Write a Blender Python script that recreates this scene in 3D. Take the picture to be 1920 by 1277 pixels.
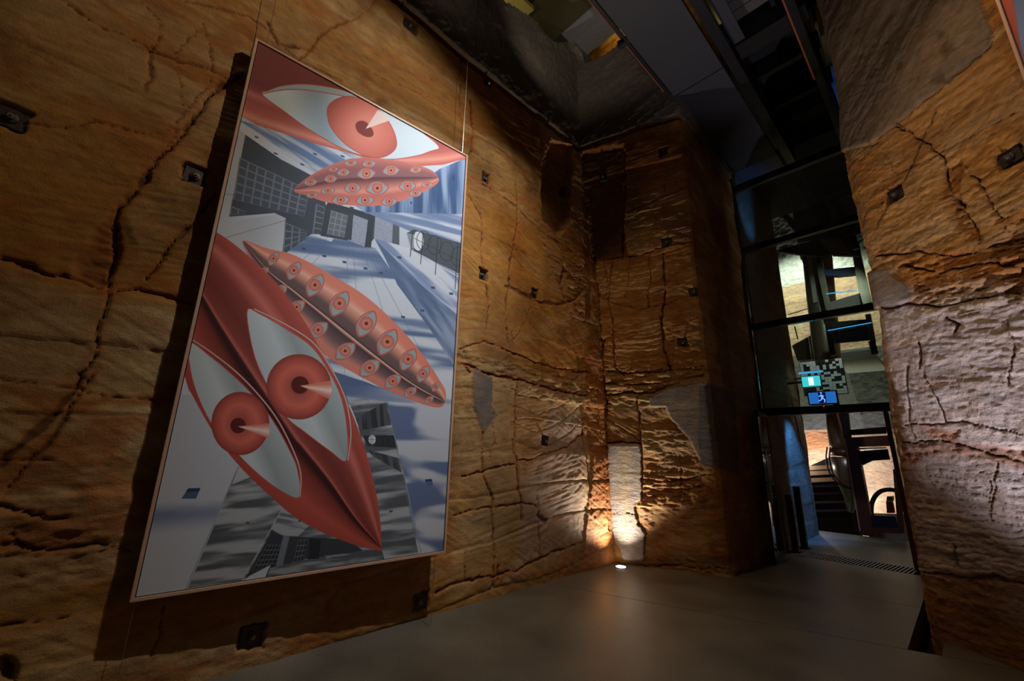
import bpy, bmesh, math, random
import numpy as np
from mathutils import Matrix, Vector
for o in list(bpy.data.objects): bpy.data.objects.remove(o)
SC = bpy.context.scene
COL = SC.collection
# ------------------------------------------------------------------ camera
FPX = 792.0; CX, CY = 960.0, 638.5
_th, _ya, _ro = [math.radians(a) for a in (14.73, 46.39, 1.27)]
FW = np.array([-math.sin(_ya)*math.cos(_th), math.cos(_ya)*math.cos(_th), math.sin(_th)])
_r0 = np.array([math.cos(_ya), math.sin(_ya), 0.0]); _u0 = np.cross(_r0, FW)
RT = _r0*math.cos(_ro)+_u0*math.sin(_ro); UP = -_r0*math.sin(_ro)+_u0*math.cos(_ro)
CAM = np.array([0.0, 0.0, 1.6])
cd = bpy.data.cameras.new('camera'); cam = bpy.data.objects.new('camera', cd); COL.objects.link(cam)
cd.sensor_width = 36; cd.lens = 36*FPX/1920; cd.clip_start = .05; cd.clip_end = 200
m = Matrix.Identity(4)
for i in range(3):
    m[i][0] = RT[i]; m[i][1] = UP[i]; m[i][2] = -FW[i]; m[i][3] = CAM[i]
cam.matrix_world = m
SC.camera = cam
# ------------------------------------------------------------------ colour management, world
SC.view_settings.view_transform = 'Standard'; SC.view_settings.look = 'None'
SC.view_settings.gamma = 1; SC.view_settings.use_curve_mapping = False
SC.view_settings.exposure = 0.0
w = bpy.data.worlds.new('world'); SC.world = w; w.use_nodes = True
w.node_tree.nodes['Background'].inputs[0].default_value = (1.0, .86, .7, 1)
w.node_tree.nodes['Background'].inputs[1].default_value = 0.006
# ------------------------------------------------------------------ lights
def spot(name, loc, target, power, color, deg, blend=.3, size=.03):
    l = bpy.data.lights.new(name, 'SPOT'); l.energy = power; l.color = color
    l.spot_size = math.radians(deg); l.spot_blend = blend; l.shadow_soft_size = size
    o = bpy.data.objects.new(name, l); COL.objects.link(o); o.location = loc
    o.rotation_euler = (Vector(target)-Vector(loc)).to_track_quat('-Z', 'Y').to_euler(); return o
def point(name, loc, power, color, size=.05):
    l = bpy.data.lights.new(name, 'POINT'); l.energy = power; l.color = color; l.shadow_soft_size = size
    o = bpy.data.objects.new(name, l); COL.objects.link(o); o.location = loc; return o
WARM = (1.0, .70, .38); COOL = (.80, .90, 1.0); NEUT = (1.0, .93, .88)
spot('gallery_spot_painting', (-.66, 2.36, 7.45), (-3.8, 2.2, 3.7), 980, COOL, 44, .9, .015)
spot('gallery_spot_left_wall', (-.66, 2.34, 7.45), (-4.1, .9, 2.2), 330, (1, .83, .62), 98, .5, .015)
spot('gallery_spot_mid_wall', (-2.75, 3.2, 7.2), (-4.0, 4.7, 2.4), 105, WARM, 66, .9, .03)
spot('gallery_spot_pillar', (-2.75, 3.6, 7.2), (-3.1, 6.0, 3.6), 60, WARM, 40, .9, .03)
spot('gallery_spot_floor', (-.66, 2.2, 7.45), (-3.0, 1.8, 0), 190, (1, .97, .88), 52, .9, .05)
spot('shotcrete_fill', (-2.85, 3.5, 7.3), (-3.7, 5.2, 9.6), 46, (1, .84, .70), 100, .9, .03)  # added fill to lift the dark upper shotcrete
spot('right_wall_uplight', (.90, 3.90, .06), (.80, 5.02, 2.2), 430, (.93, .88, 1.0), 80, .8, .03)
spot('gallery_spot_right_wall_high', (-.3, 3.5, 7.3), (.6, 5.0, 3.9), 190, WARM, 60, .8, .03)
spot('shotcrete_spot_right', (.1, 3.6, 7.3), (.35, 5.5, 6.3), 16, WARM, 56, .9, .05)
spot('floor_uplight_beam', (-3.78, 5.90, .03), (-3.0, 5.0, 2.6), 400, (1, .90, .80), 104, 1.0, .03)
point('bounce_fill_behind', (2.5, -1.5, 5.5), 16, WARM, .6)  # added fill standing in for bounced light, no fixture there
spot('tile_fill', (-1.5, 10.4, 5.2), (-1.9, 11.4, 3.1), 130, (.9, .95, 1), 46, .8, .05)  # added fill that brightens the tiles, no fixture there
spot('lift_fill', (-1.0, 10.2, 6.6), (-2.2, 14, 5.2), 150, (.9, .97, .9), 40, .8, .05)  # added fill that brings out the lift column
point('hull_edge_fill', (-3.3, 14.0, 1.5), 30, (1, .93, .8))  # added light for the left edge of the lower lift hull
point('upper_gallery_lamp', (-3.9, 6.85, 11.3), 10, (1, .72, .18))
point('upper_gallery_lamp_left', (-5.2, 3.6, 9.4), 9, (1, .85, .4))
spot('shotcrete_fill_left', (-2.75, 1.4, 7.35), (-3.98, 2.4, 9.2), 16, (1, .84, .70), 120, .9, .03)  # second added fill, evens out the shotcrete on the left
spot('soffit_fill', (-3.3, 4.7, 8.3), (-4.15, 6.0, 10.5), 14, (1, .95, .95), 44, .8, .05)  # added fill that brightens the slab soffit from below
point('upper_right_lamp', (-.6, 9.5, 12.3), 14, (1, .75, .22))
spot('high_blue_lamp', (-.5, 9.3, 9.6), (-.6, 10.2, 9.2), 14, (.1, .4, 1), 120, .9, .05)
spot('far_room_lamp', (-2.6, 14.6, 8.9), (-3.0, 17, 5.0), 1500, (1, .95, .78), 110, .6, .05)
spot('far_room_uplight', (-3.6, 15.2, -.2), (-3.6, 16.9, 1.0), 900, (1, .93, .8), 130, .6, .05)
spot('far_room_uplight_right', (-1.9, 15.6, -.6), (-1.7, 16.9, 1.3), 420, (1, .95, .85), 130, .6, .05)
spot('passage_lamp', (-1.2, 11.3, 5.8), (-1.4, 9.9, 0), 130, (.95, 1, .9), 34, .8, .08)
spot('blue_lamp_passage', (-1.7, 10.0, 3.0), (-2.5, 10.7, 1.3), 480, (.05, .3, 1), 50, .8, .05)
spot('blue_lamp_high', (-1.7, 9.6, 5.7), (-2.6, 9.3, 7.2), 75, (.05, .25, 1), 62, .9, .05)
# ------------------------------------------------------------------ projection of photo points to planes
def ray(u, v):
    d = FW*FPX+RT*(u-CX)-UP*(v-CY); return d/np.linalg.norm(d)
def on_axis(u, v, ax, val):
    d = ray(u, v); return CAM+d*((val-CAM[ax])/d[ax])
def on_plane(u, v, A, n):
    d = ray(u, v); return CAM+d*(((np.asarray(A)-CAM)@n)/(d@n))
# ------------------------------------------------------------------ numpy noise
def _hash(ix, iy, seed):
    h = (ix.astype(np.int64)*374761393+iy.astype(np.int64)*668265263+seed*974634777) & 0xffffffff
    h = ((h ^ (h >> 13))*1274126177) & 0xffffffff
    return ((h ^ (h >> 16)) & 0xffff)/65535.0
def vn(x, y, seed=0):
    x0 = np.floor(x); y0 = np.floor(y); fx = x-x0; fy = y-y0
    fx = fx*fx*(3-2*fx); fy = fy*fy*(3-2*fy)
    a = _hash(x0, y0, seed); b = _hash(x0+1, y0, seed); c = _hash(x0, y0+1, seed); d = _hash(x0+1, y0+1, seed)
    return (a*(1-fx)+b*fx)*(1-fy)+(c*(1-fx)+d*fx)*fy
def fbm(x, y, o=4, seed=0, g=.5):
    s = 0; a = 1; t = 0
    for i in range(o):
        s = s+a*vn(x*2**i+17.3*i, y*2**i-9.1*i, seed+i); t += a; a *= g
    return s/t
def ridge(x, y, o=4, seed=0): return 1-np.abs(2*fbm(x, y, o, seed)-1)
def sm(a, b, x):
    t = np.clip((x-a)/(b-a), 0, 1); return t*t*(3-2*t)
# ------------------------------------------------------------------ materials
def mat(name, color, rough=.6, metal=0, bump=0, scale=20, var=.15, emis=None, estr=0, spec=.5):
    mt = bpy.data.materials.new(name); mt.use_nodes = True; nt = mt.node_tree; b = nt.nodes['Principled BSDF']
    b.inputs['Roughness'].default_value = rough; b.inputs['Metallic'].default_value = metal
    b.inputs['Specular IOR Level'].default_value = spec
    tc = nt.nodes.new('ShaderNodeTexCoord'); n = nt.nodes.new('ShaderNodeTexNoise')
    n.inputs['Scale'].default_value = scale; n.inputs['Detail'].default_value = 6
    nt.links.new(tc.outputs['Object'], n.inputs['Vector'])
    mx = nt.nodes.new('ShaderNodeMix'); mx.data_type = 'RGBA'
    mx.inputs[6].default_value = tuple(c*(1-var) for c in color)+(1,)
    mx.inputs[7].default_value = tuple(min(1, c*(1+var)) for c in color)+(1,)
    nt.links.new(n.outputs['Fac'], mx.inputs[0]); nt.links.new(mx.outputs[2], b.inputs['Base Color'])
    if bump:
        bp = nt.nodes.new('ShaderNodeBump'); bp.inputs['Strength'].default_value = bump; bp.inputs['Distance'].default_value = .01
        nt.links.new(n.outputs['Fac'], bp.inputs['Height']); nt.links.new(bp.outputs[0], b.inputs['Normal'])
    if emis:
        b.inputs['Emission Color'].default_value = emis+(1,); b.inputs['Emission Strength'].default_value = estr
    return mt
def rock_mat(name='sandstone', bs=.95, zs=2.6, lo=.62, hi=1.3, bd=.022):
    mt = bpy.data.materials.new(name); mt.use_nodes = True; nt = mt.node_tree; b = nt.nodes['Principled BSDF']
    N = nt.nodes.new; Lk = nt.links.new
    at = N('ShaderNodeAttribute'); at.attribute_name = 'Col'
    tc = N('ShaderNodeTexCoord'); mp = N('ShaderNodeMapping'); mp.inputs['Scale'].default_value = (1, 1, zs)
    mp.inputs['Rotation'].default_value = (.12, .1, 0)
    Lk(tc.outputs['Object'], mp.inputs[0])
    n1 = N('ShaderNodeTexNoise'); n1.inputs['Scale'].default_value = 9; n1.inputs['Detail'].default_value = 10; n1.inputs['Roughness'].default_value = .68
    Lk(mp.outputs[0], n1.inputs['Vector'])
    n2 = N('ShaderNodeTexNoise'); n2.inputs['Scale'].default_value = 60; n2.inputs['Detail'].default_value = 6; n2.inputs['Roughness'].default_value = .7
    Lk(tc.outputs['Object'], n2.inputs['Vector'])
    mr = N('ShaderNodeMapRange'); mr.inputs[1].default_value = .3; mr.inputs[2].default_value = .7; mr.inputs[3].default_value = lo; mr.inputs[4].default_value = hi
    Lk(n1.outputs['Fac'], mr.inputs[0])
    mx = N('ShaderNodeVectorMath'); mx.operation = 'SCALE'
    Lk(at.outputs['Color'], mx.inputs[0]); Lk(mr.outputs[0], mx.inputs['Scale']); Lk(mx.outputs[0], b.inputs['Base Color'])
    ad = N('ShaderNodeMath'); ad.operation = 'MULTIPLY_ADD'; ad.inputs[1].default_value = .7
    Lk(n2.outputs['Fac'], ad.inputs[0]); Lk(n1.outputs['Fac'], ad.inputs[2])
    bp = N('ShaderNodeBump'); bp.inputs['Strength'].default_value = bs; bp.inputs['Distance'].default_value = bd
    Lk(ad.outputs[0], bp.inputs['Height']); Lk(bp.outputs[0], b.inputs['Normal'])
    b.inputs['Roughness'].default_value = .78; b.inputs['Specular IOR Level'].default_value = .35
    return mt
ROCK = rock_mat(); ROCK_L = rock_mat('smooth_sawn_sandstone', .8, 2.0, .72, 1.22, .012)
M = dict(
 steel=mat('rusty_steel_plate', (.055, .045, .04), .5, .6, .4, 30, .4),
 bolt=mat('bolt_metal', (.3, .28, .26), .35, .9),
 black=mat('black_steel', (.012, .012, .014), .45, .4),
 frame=mat('black_window_frame', (.012, .01, .010), .4, .3),
 panel=mat('bridge_panel', (.032, .032, .042), .5, .1, .05, 4, .12),
 deck=mat('corrugated_deck', (.10, .085, .08), .5, .3),
 dark=mat('dark_void_lining', (.012, .012, .014), .9),
 timber=mat('frame_timber', (.50, .31, .22), .5, 0, .1, 12, .12),
 redwood=mat('red_brown_timber', (.10, .035, .025), .4, 0, .1, 12, .25),
 conc=mat('pale_concrete', (.34, .32, .31), .85, 0, .4, 14, .2),
 greyconc=mat('grey_concrete', (.24, .23, .24), .85, 0, .5, 10, .2),
 olive=mat('dark_olive_concrete', (.07, .062, .02), .9), yellow=mat('yellow_lit_concrete', (.5, .42, .12), .8, 0, .3, 8, .2),  # the ochre tint carries the yellow lamplight on these surfaces
 chrome=mat('chrome', (.6, .6, .6), .2, 1),
 wire=mat('steel_wire', (.35, .33, .3), .35, .9),
 redled=mat('red_lit_strip', (.10, .02, .012), .5, emis=(1, .18, .06), estr=.05),
 lamp=mat('lamp_lens', (.9, .9, .9), .3, emis=(1, .97, .95), estr=12),
 hull=mat('brushed_lift_hull', (.22, .21, .18), .35, .7, .1, 6, .3),
 navy=mat('navy_sill', (.006, .01, .04), .5), blue=mat('blue_painted_band', (.02, .07, .22), .5),
 tube=mat('blue_light_tube', (.02, .2, .5), .4, emis=(.05, .4, 1), estr=1.2),
 treadwood=mat('brown_stair_wood', (.22, .13, .08), .5), stairblue=mat('blue_grey_nosing', (.03, .045, .09), .35), red=mat('red_box', (.35, .03, .02), .5),
 rubber=mat('black_hose', (.03, .025, .025), .5),
 tileb=mat('black_tile', (.02, .02, .022), .3), tilew=mat('white_tile', (.6, .6, .62), .4),
 pebble=mat('pebble', (.42, .34, .22), .7, 0, .3, 20, .3),
 led=mat('red_led', (.3, 0, 0), .5, emis=(1, .03, .02), estr=3),
)
def glass_mat(name, tint, refl):
    mt = bpy.data.materials.new(name); mt.use_nodes = True; nt = mt.node_tree; nt.nodes.clear(); N = nt.nodes.new
    out = N('ShaderNodeOutputMaterial'); tr = N('ShaderNodeBsdfTransparent'); tr.inputs[0].default_value = tint+(1,)
    gl = N('ShaderNodeBsdfGlossy'); gl.inputs['Roughness'].default_value = .03; gl.inputs[0].default_value = (.9, .95, .9, 1)
    df = N('ShaderNodeBsdfDiffuse'); df.inputs[0].default_value = (.35, .38, .33, 1)  # grey-olive diffuse imitates the haze reflected in the panes
    fr = N('ShaderNodeFresnel'); fr.inputs[0].default_value = 1.5
    mul = N('ShaderNodeMath'); mul.operation = 'MULTIPLY'; mul.inputs[1].default_value = refl
    m1 = N('ShaderNodeMixShader'); m2 = N('ShaderNodeMixShader'); m2.inputs[0].default_value = .035
    nt.links.new(fr.outputs[0], mul.inputs[0]); nt.links.new(mul.outputs[0], m1.inputs[0])
    nt.links.new(tr.outputs[0], m1.inputs[1]); nt.links.new(gl.outputs[0], m1.inputs[2])
    nt.links.new(m1.outputs[0], m2.inputs[1]); nt.links.new(df.outputs[0], m2.inputs[2]); nt.links.new(m2.outputs[0], out.inputs[0])
    return mt
M['glass'] = glass_mat('pane_glass', (.82, .90, .80), 1.3)
M['sign1'] = mat('exit_sign_bright', (.1, .5, .6), .4, emis=(.05, .62, .85), estr=1.3)
M['sign2'] = mat('exit_sign_blue', (.02, .1, .3), .4, emis=(.02, .16, .55), estr=.8)
M['figure1'] = mat('exit_figure_white', (.9, .9, .9), .4, emis=(.8, 1, 1), estr=2)
M['figure2'] = mat('exit_figure_blue', (.2, .3, .9), .4, emis=(.15, .3, 1), estr=1.5)
# concrete floor
def floor_mat():
    mt = bpy.data.materials.new('polished_concrete_floor'); mt.use_nodes = True; nt = mt.node_tree; b = nt.nodes['Principled BSDF']; N = nt.nodes.new; Lk = nt.links.new
    tc = N('ShaderNodeTexCoord')
    n1 = N('ShaderNodeTexNoise'); n1.inputs['Scale'].default_value = 1.3; n1.inputs['Detail'].default_value = 8; Lk(tc.outputs['Object'], n1.inputs['Vector'])
    n2 = N('ShaderNodeTexNoise'); n2.inputs['Scale'].default_value = 90; n2.inputs['Detail'].default_value = 3; Lk(tc.outputs['Object'], n2.inputs['Vector'])
    r1 = N('ShaderNodeValToRGB'); r1.color_ramp.elements[0].position = .3; r1.color_ramp.elements[0].color = (.085, .074, .058, 1)
    r1.color_ramp.elements[1].position = .72; r1.color_ramp.elements[1].color = (.175, .158, .125, 1); Lk(n1.outputs['Fac'], r1.inputs[0])
    r2 = N('ShaderNodeValToRGB'); r2.color_ramp.elements[0].position = .36; r2.color_ramp.elements[0].color = (.45, .45, .45, 1)
    r2.color_ramp.elements[1].position = .46; r2.color_ramp.elements[1].color = (1, 1, 1, 1); Lk(n2.outputs['Fac'], r2.inputs[0])
    mx = N('ShaderNodeMix'); mx.data_type = 'RGBA'; mx.blend_type = 'MULTIPLY'; mx.inputs[0].default_value = .8
    Lk(r1.outputs[0], mx.inputs[6]); Lk(r2.outputs[0], mx.inputs[7]); Lk(mx.outputs[2], b.inputs['Base Color'])
    mr = N('ShaderNodeMapRange'); mr.inputs[3].default_value = .30; mr.inputs[4].default_value = .52; Lk(n1.outputs['Fac'], mr.inputs[0]); Lk(mr.outputs[0], b.inputs['Roughness'])
    bp = N('ShaderNodeBump'); bp.inputs['Strength'].default_value = .12; bp.inputs['Distance'].default_value = .004; Lk(n1.outputs['Fac'], bp.inputs['Height']); Lk(bp.outputs[0], b.inputs['Normal'])
    return mt
M['floor'] = floor_mat()
# ------------------------------------------------------------------ mesh helpers
def link(name, me, mt, parent=None, smooth=False):
    o = bpy.data.objects.new(name, me); COL.objects.link(o)
    if mt is not None: me.materials.append(mt)
    if parent is not None: o.parent = parent
    if smooth:
        for p in me.polygons: p.use_smooth = True
    return o
def tag(o, label=None, cat=None, group=None, kind=None):
    if label: o['label'] = label
    if cat: o['category'] = cat
    if group: o['group'] = group
    if kind: o['kind'] = kind
    return o
def empty(name, loc, rz=0):
    o = bpy.data.objects.new(name, None); COL.objects.link(o); o.location = loc; o.rotation_euler = (0, 0, rz); o.empty_display_size = .1
    return o
class MB:
    def __init__(s): s.bm = bmesh.new()
    def box(s, c, size, rot=None, bev=0):
        r = bmesh.ops.create_cube(s.bm, size=1); vs = r['verts']
        mt = Matrix.Translation(Vector(c)) @ (rot.to_4x4() if rot is not None else Matrix.Identity(4)) @ Matrix.Diagonal((*size, 1))
        bmesh.ops.transform(s.bm, matrix=mt, verts=vs)
        if bev:
            es = list({e for v in vs for e in v.link_edges}); bmesh.ops.bevel(s.bm, geom=es, offset=bev, segments=2, affect='EDGES')
        return s
    def quad8(s, pts):  # eight points: bottom four, top four
        v = [s.bm.verts.new(tuple(p)) for p in pts]
        for f in ((3, 2, 1, 0), (4, 5, 6, 7), (0, 1, 5, 4), (1, 2, 6, 5), (2, 3, 7, 6), (3, 0, 4, 7)): s.bm.faces.new([v[i] for i in f])
        bmesh.ops.recalc_face_normals(s.bm, faces=s.bm.faces[:]); return s
    def prism(s, poly, vec):
        a = [s.bm.verts.new(tuple(p)) for p in poly]; b = [s.bm.verts.new(tuple(Vector(p)+Vector(vec))) for p in poly]; n = len(a)
        s.bm.faces.new(a); s.bm.faces.new(b[::-1])
        for i in range(n): s.bm.faces.new([a[i], b[i], b[(i+1) % n], a[(i+1) % n]])
        bmesh.ops.recalc_face_normals(s.bm, faces=s.bm.faces[:]); return s
    def tube(s, pts, r, n=8):
        pts = [Vector(p) for p in pts]; rings = []
        for i, p in enumerate(pts):
            d = (pts[min(i+1, len(pts)-1)]-pts[max(i-1, 0)]).normalized()
            a = d.orthogonal().normalized() if not rings else (pa-d*pa.dot(d)).normalized()
            pa = a; b = d.cross(a)
            rr = r[i] if hasattr(r, '__len__') else r
            rings.append([s.bm.verts.new(p+(a*math.cos(2*math.pi*k/n)+b*math.sin(2*math.pi*k/n))*rr) for k in range(n)])
        for A, B in zip(rings, rings[1:]):
            for k in range(n): s.bm.faces.new([A[k], A[(k+1) % n], B[(k+1) % n], B[k]])
        s.bm.faces.new(rings[0][::-1]); s.bm.faces.new(rings[-1]); return s
    def lathe(s, prof, c=(0, 0, 0), n=32, cap=True):
        rings = [[s.bm.verts.new((c[0]+r*math.cos(2*math.pi*k/n), c[1]+r*math.sin(2*math.pi*k/n), c[2]+z)) for k in range(n)] for r, z in prof]
        for A, B in zip(rings, rings[1:]):
            for k in range(n): s.bm.faces.new([A[k], A[(k+1) % n], B[(k+1) % n], B[k]])
        if cap: s.bm.faces.new(rings[0][::-1]); s.bm.faces.new(rings[-1])
        return s
    def build(s, name, mt, parent=None, smooth=False):
        me = bpy.data.meshes.new(name); s.bm.to_mesh(me); s.bm.free(); return link(name, me, mt, parent, smooth)
def spline(pts, n=8, closed=False):
    P = [np.array(p, float) for p in pts]; L = len(P); out = []
    for i in range(L if closed else L-1):
        if closed: a, b, c, d = P[i-1], P[i], P[(i+1) % L], P[(i+2) % L]
        else: a, b, c, d = P[max(i-1, 0)], P[i], P[i+1], P[min(i+2, L-1)]
        for k in range(n):
            t = k/n; out.append(.5*((2*b)+(-a+c)*t+(2*a-5*b+4*c-d)*t*t+(-a+3*b-3*c+d)*t**3))
    if not closed: out.append(P[-1])
    return np.array(out)
# ------------------------------------------------------------------ rock walls as displaced relief
def seg_dist(X, Y, a, b):
    dx, dy = b[0]-a[0], b[1]-a[1]; L = dx*dx+dy*dy+1e-12
    t = np.clip(((X-a[0])*dx+(Y-a[1])*dy)/L, 0, 1)
    return np.hypot(X-a[0]-t*dx, Y-a[1]-t*dy)
def inside(X, Y, poly):
    r = np.zeros(X.shape, bool); n = len(poly)
    for i in range(n):
        x1, y1 = poly[i]; x2, y2 = poly[(i+1) % n]
        if y1 == y2: continue
        c = ((y1 > Y) != (y2 > Y)) & (X < (x2-x1)*(Y-y1)/(y2-y1)+x1); r ^= c
    return r
AMBER = np.array([.36, .158, .026]); CREAM = np.array([.50, .33, .15]); RUST = np.array([.34, .10, .014]); PALE = np.array([.62, .53, .50]); BROWN = np.array([.14, .062, .018])
class Wall:
    cw = .62; cd = .8
    def __init__(s, S, T, pos, tofun, seed):
        s.s1, s.t1 = S, T; s.S, s.T = np.meshgrid(S, T); s.pos = pos; s.to = tofun; s.seed = seed
        j = seed
        s.Sw = s.S+.06*(fbm(s.S*5, s.T*5, 3, j+90)-.5)+.02*(vn(s.S*22, s.T*22, j+91)-.5)
        s.Tw = s.T+.06*(fbm(s.S*5+9, s.T*5, 3, j+92)-.5)+.02*(vn(s.S*22, s.T*22+4, j+93)-.5)
        S, T = s.S, s.T
        s.H = .07*(fbm(S*.7, T*.9, 4, j)-.5)+.022*(fbm(S*3, T*5, 4, j+5)-.5)
        # bedding planes as small terraces, tilted by slow noise
        ang = T+.14*S*0+.45*(fbm(S*.35, T*.3, 2, j+7)-.5)+.06*fbm(S*1.4, T*1.4, 3, j+8)
        q = ang*2.3+1.4*fbm(S*.25, T*1.1, 3, j+44); st = np.floor(q); fr = q-st
        s.H += .022*(_hash(st, st*0, j+9)-.5)*sm(0, .12, fr)*1.0
        s.H -= .007*(1-sm(0, .05, np.minimum(fr, 1-fr)))*sm(.52, .66, fbm(S*.9, T*1.1, 3, j+40))
        # saw and pick marks, three directions
        m1 = fbm(S*.5, T*.5, 3, j+11); m2 = sm(.5, .58, m1)
        a1 = vn((S*.9+T*.25)*2.2, (T-.2*S)*42, j+12); a2 = vn((S-.6*T)*1.6, (T+.55*S)*34, j+13)
        s.H += (.006*(a1-.5)*(1-m2)+.007*(a2-.5)*m2)*(.4+1.2*fbm(S*1.3, T*1.3, 3, j+14))
        s.H += .012*(fbm(S*16, T*18, 3, j+15)-.5)*sm(.45, .7, fbm(S*.9, T*1.7, 3, j+16))
        # colour: broad amber, cream beds, rust veins
        k = fbm(S*.55+.3*fbm(S, T, 3, j+20), ang*1.7, 4, j+21)
        k2 = fbm(S*1.1, ang*5, 4, j+22)
        C = AMBER+(CREAM-AMBER)*(sm(.44, .62, .6*k+.4*k2)*.85)[..., None]
        v = sm(.86, .99, ridge(S*.9, ang*2.2, 4, j+23))
        C = C+(RUST-C)*(v*.75)[..., None]
        b = sm(.5, .68, fbm(S*1.7, T*1.2, 4, j+25))
        C = C+(BROWN-C)*(b*.6)[..., None]
        C = C*(.86+.28*vn(S*.8, ang*16, j+26))[..., None]
        s.C = C
    def P(s, pts): return [s.to(*p) for p in pts]
    def box(s, pts, pad):
        xs = [p[0] for p in pts]; ys = [p[1] for p in pts]
        i0, i1 = np.searchsorted(s.s1, [min(xs)-pad, max(xs)+pad]); j0, j1 = np.searchsorted(s.t1, [min(ys)-pad, max(ys)+pad])
        return slice(j0, j1), slice(i0, i1)
    def crack(s, px, w=.02, depth=.04, dark=.75, col=BROWN*.35, halo=0, hcol=RUST):
        pts = s.P(px)
        b = s.box(pts, w*3+halo*2.5+.06); X, Y = s.Sw[b], s.Tw[b]
        if X.size == 0: return
        d = np.full(X.shape, 9.)
        for p, q in zip(pts, pts[1:]): d = np.minimum(d, seg_dist(X, Y, p, q))
        w = w*s.cw; depth = depth*s.cd; wv = w*(.2+1.5*vn(X*9, Y*9, s.seed+60)*vn(X*2.3, Y*2.3, s.seed+62)*1.6)
        f = 1-sm(wv*.25, wv*1.0, d)
        s.H[b] -= depth*f
        rim = (1-sm(wv, wv*3, d))*(1-f); s.H[b] -= depth*.15*rim
        if halo:
            h = (1-sm(0, halo*2, d))*(.4+.6*vn(X*5, Y*5, s.seed+61)); s.C[b] += (hcol-s.C[b])*(h*.6)[..., None]
        s.C[b] += (np.asarray(col)-s.C[b])*(f*dark)[..., None]
    def region(s, px, feather=.04, dh=0, col=None, amt=1, rough=0, flat=0, rscale=14, jag=0, st=None):
        pts = st or s.P(px); b = s.box(pts, feather*2+.05+jag); X, Y = s.Sw[b], s.Tw[b]
        if X.size == 0: return
        if jag:
            X = X+jag*(fbm(X*4, Y*4, 4, s.seed+70)-.5)*2; Y = Y+jag*(fbm(X*4+5, Y*4, 4, s.seed+71)-.5)*2
        d = np.full(X.shape, 9.)
        n = len(pts)
        for i in range(n): d = np.minimum(d, seg_dist(X, Y, pts[i], pts[(i+1) % n]))
        ins = inside(X, Y, pts); sd = np.where(ins, d, -d)
        f = sm(-feather, feather, sd)
        if flat: s.H[b] *= (1-f*flat)
        s.H[b] += dh*f
        if rough: s.H[b] += f*rough*((fbm(s.S[b]*rscale*.45, s.T[b]*rscale*1.6, 5, s.seed+72, .6)-.5)*1.5+.16*np.floor(5*fbm(s.S[b]*rscale*.25, s.T[b]*rscale*.6, 3, s.seed+74))-.32)
        if col is not None:
            m = amt*f*(.75+.5*(fbm(s.S[b]*6, s.T[b]*6, 3, s.seed+73)-.5)); s.C[b] += (np.asarray(col)-s.C[b])*np.clip(m, 0, 1)[..., None]
    def arcs(s, px, centre, amp=.006, freq=38, feather=.08):
        pts = s.P(px); b = s.box(pts, .2); X, Y = s.S[b], s.T[b]; c = s.to(*centre)
        d = np.full(X.shape, 9.); n = len(pts)
        for i in range(n): d = np.minimum(d, seg_dist(s.Sw[b], s.Tw[b], pts[i], pts[(i+1) % n]))
        f = sm(0, feather, np.where(inside(s.Sw[b], s.Tw[b], pts), d, 0)); r = np.hypot(X-c[0], Y-c[1])+.05*fbm(X*2, Y*2, 2, s.seed+80); th_ = np.arctan2(Y-c[1], X-c[0])
        v = fbm(r*freq*1.25, th_*4, 2, s.seed+81)-.5; w_ = vn(r*5, th_*2, s.seed+82)-.5
        s.H[b] += f*(amp*1.5*v+amp*.5*w_); s.C[b] *= (1+f*(.4*v+.25*w_))[..., None]
    def bolthole(s, u, v, r=.075):
        p = s.to(u, v); x, y = p
        s.region(None, .012, -.045, BROWN*.5, .8, flat=1, st=[(x-r, y-r), (x+r, y-r), (x+r, y+r), (x-r, y+r)])
        # square recess, coloured darker brown than the rock around it
        return p
    def build(s, name, keep=None, mt=None):
        P, Nn = s.pos(s.S, s.T)
        V = P+Nn*s.H[..., None]; nt, ns = s.S.shape
        idx = np.arange(nt*ns).reshape(nt, ns)
        q = np.stack([idx[:-1, :-1], idx[:-1, 1:], idx[1:, 1:], idx[1:, :-1]], -1).reshape(-1, 4)
        if keep is not None: q = q[keep[:-1, :-1].reshape(-1)]
        me = bpy.data.meshes.new(name)
        me.vertices.add(nt*ns); me.vertices.foreach_set('co', V.astype(np.float32).ravel())
        me.loops.add(q.size); me.loops.foreach_set('vertex_index', q.ravel().astype(np.int32))
        me.polygons.add(len(q)); me.polygons.foreach_set('loop_start', np.arange(0, q.size, 4, dtype=np.int32))
        try: me.polygons.foreach_set('loop_total', np.full(len(q), 4, np.int32))
        except Exception: pass
        me.polygons.foreach_set('use_smooth', np.ones(len(q), bool))
        me.update(calc_edges=True)
        ca = me.color_attributes.new('Col', 'FLOAT_COLOR', 'POINT')
        c4 = np.ones((nt*ns, 4), np.float32); c4[:, :3] = np.clip(s.C, 0.004, 1).reshape(-1, 3); ca.data.foreach_set('color', c4.ravel())
        return link(name, me, mt or ROCK)
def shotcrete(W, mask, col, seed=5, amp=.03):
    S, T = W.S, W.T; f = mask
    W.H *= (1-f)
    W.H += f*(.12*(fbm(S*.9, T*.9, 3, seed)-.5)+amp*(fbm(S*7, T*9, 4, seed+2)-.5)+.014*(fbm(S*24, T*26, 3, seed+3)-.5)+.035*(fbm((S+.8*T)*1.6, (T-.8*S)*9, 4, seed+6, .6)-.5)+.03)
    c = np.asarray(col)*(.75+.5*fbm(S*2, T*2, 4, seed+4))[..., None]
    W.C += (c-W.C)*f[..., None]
def lathe_frac(a, b, step): return np.arange(a, b, step)
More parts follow.
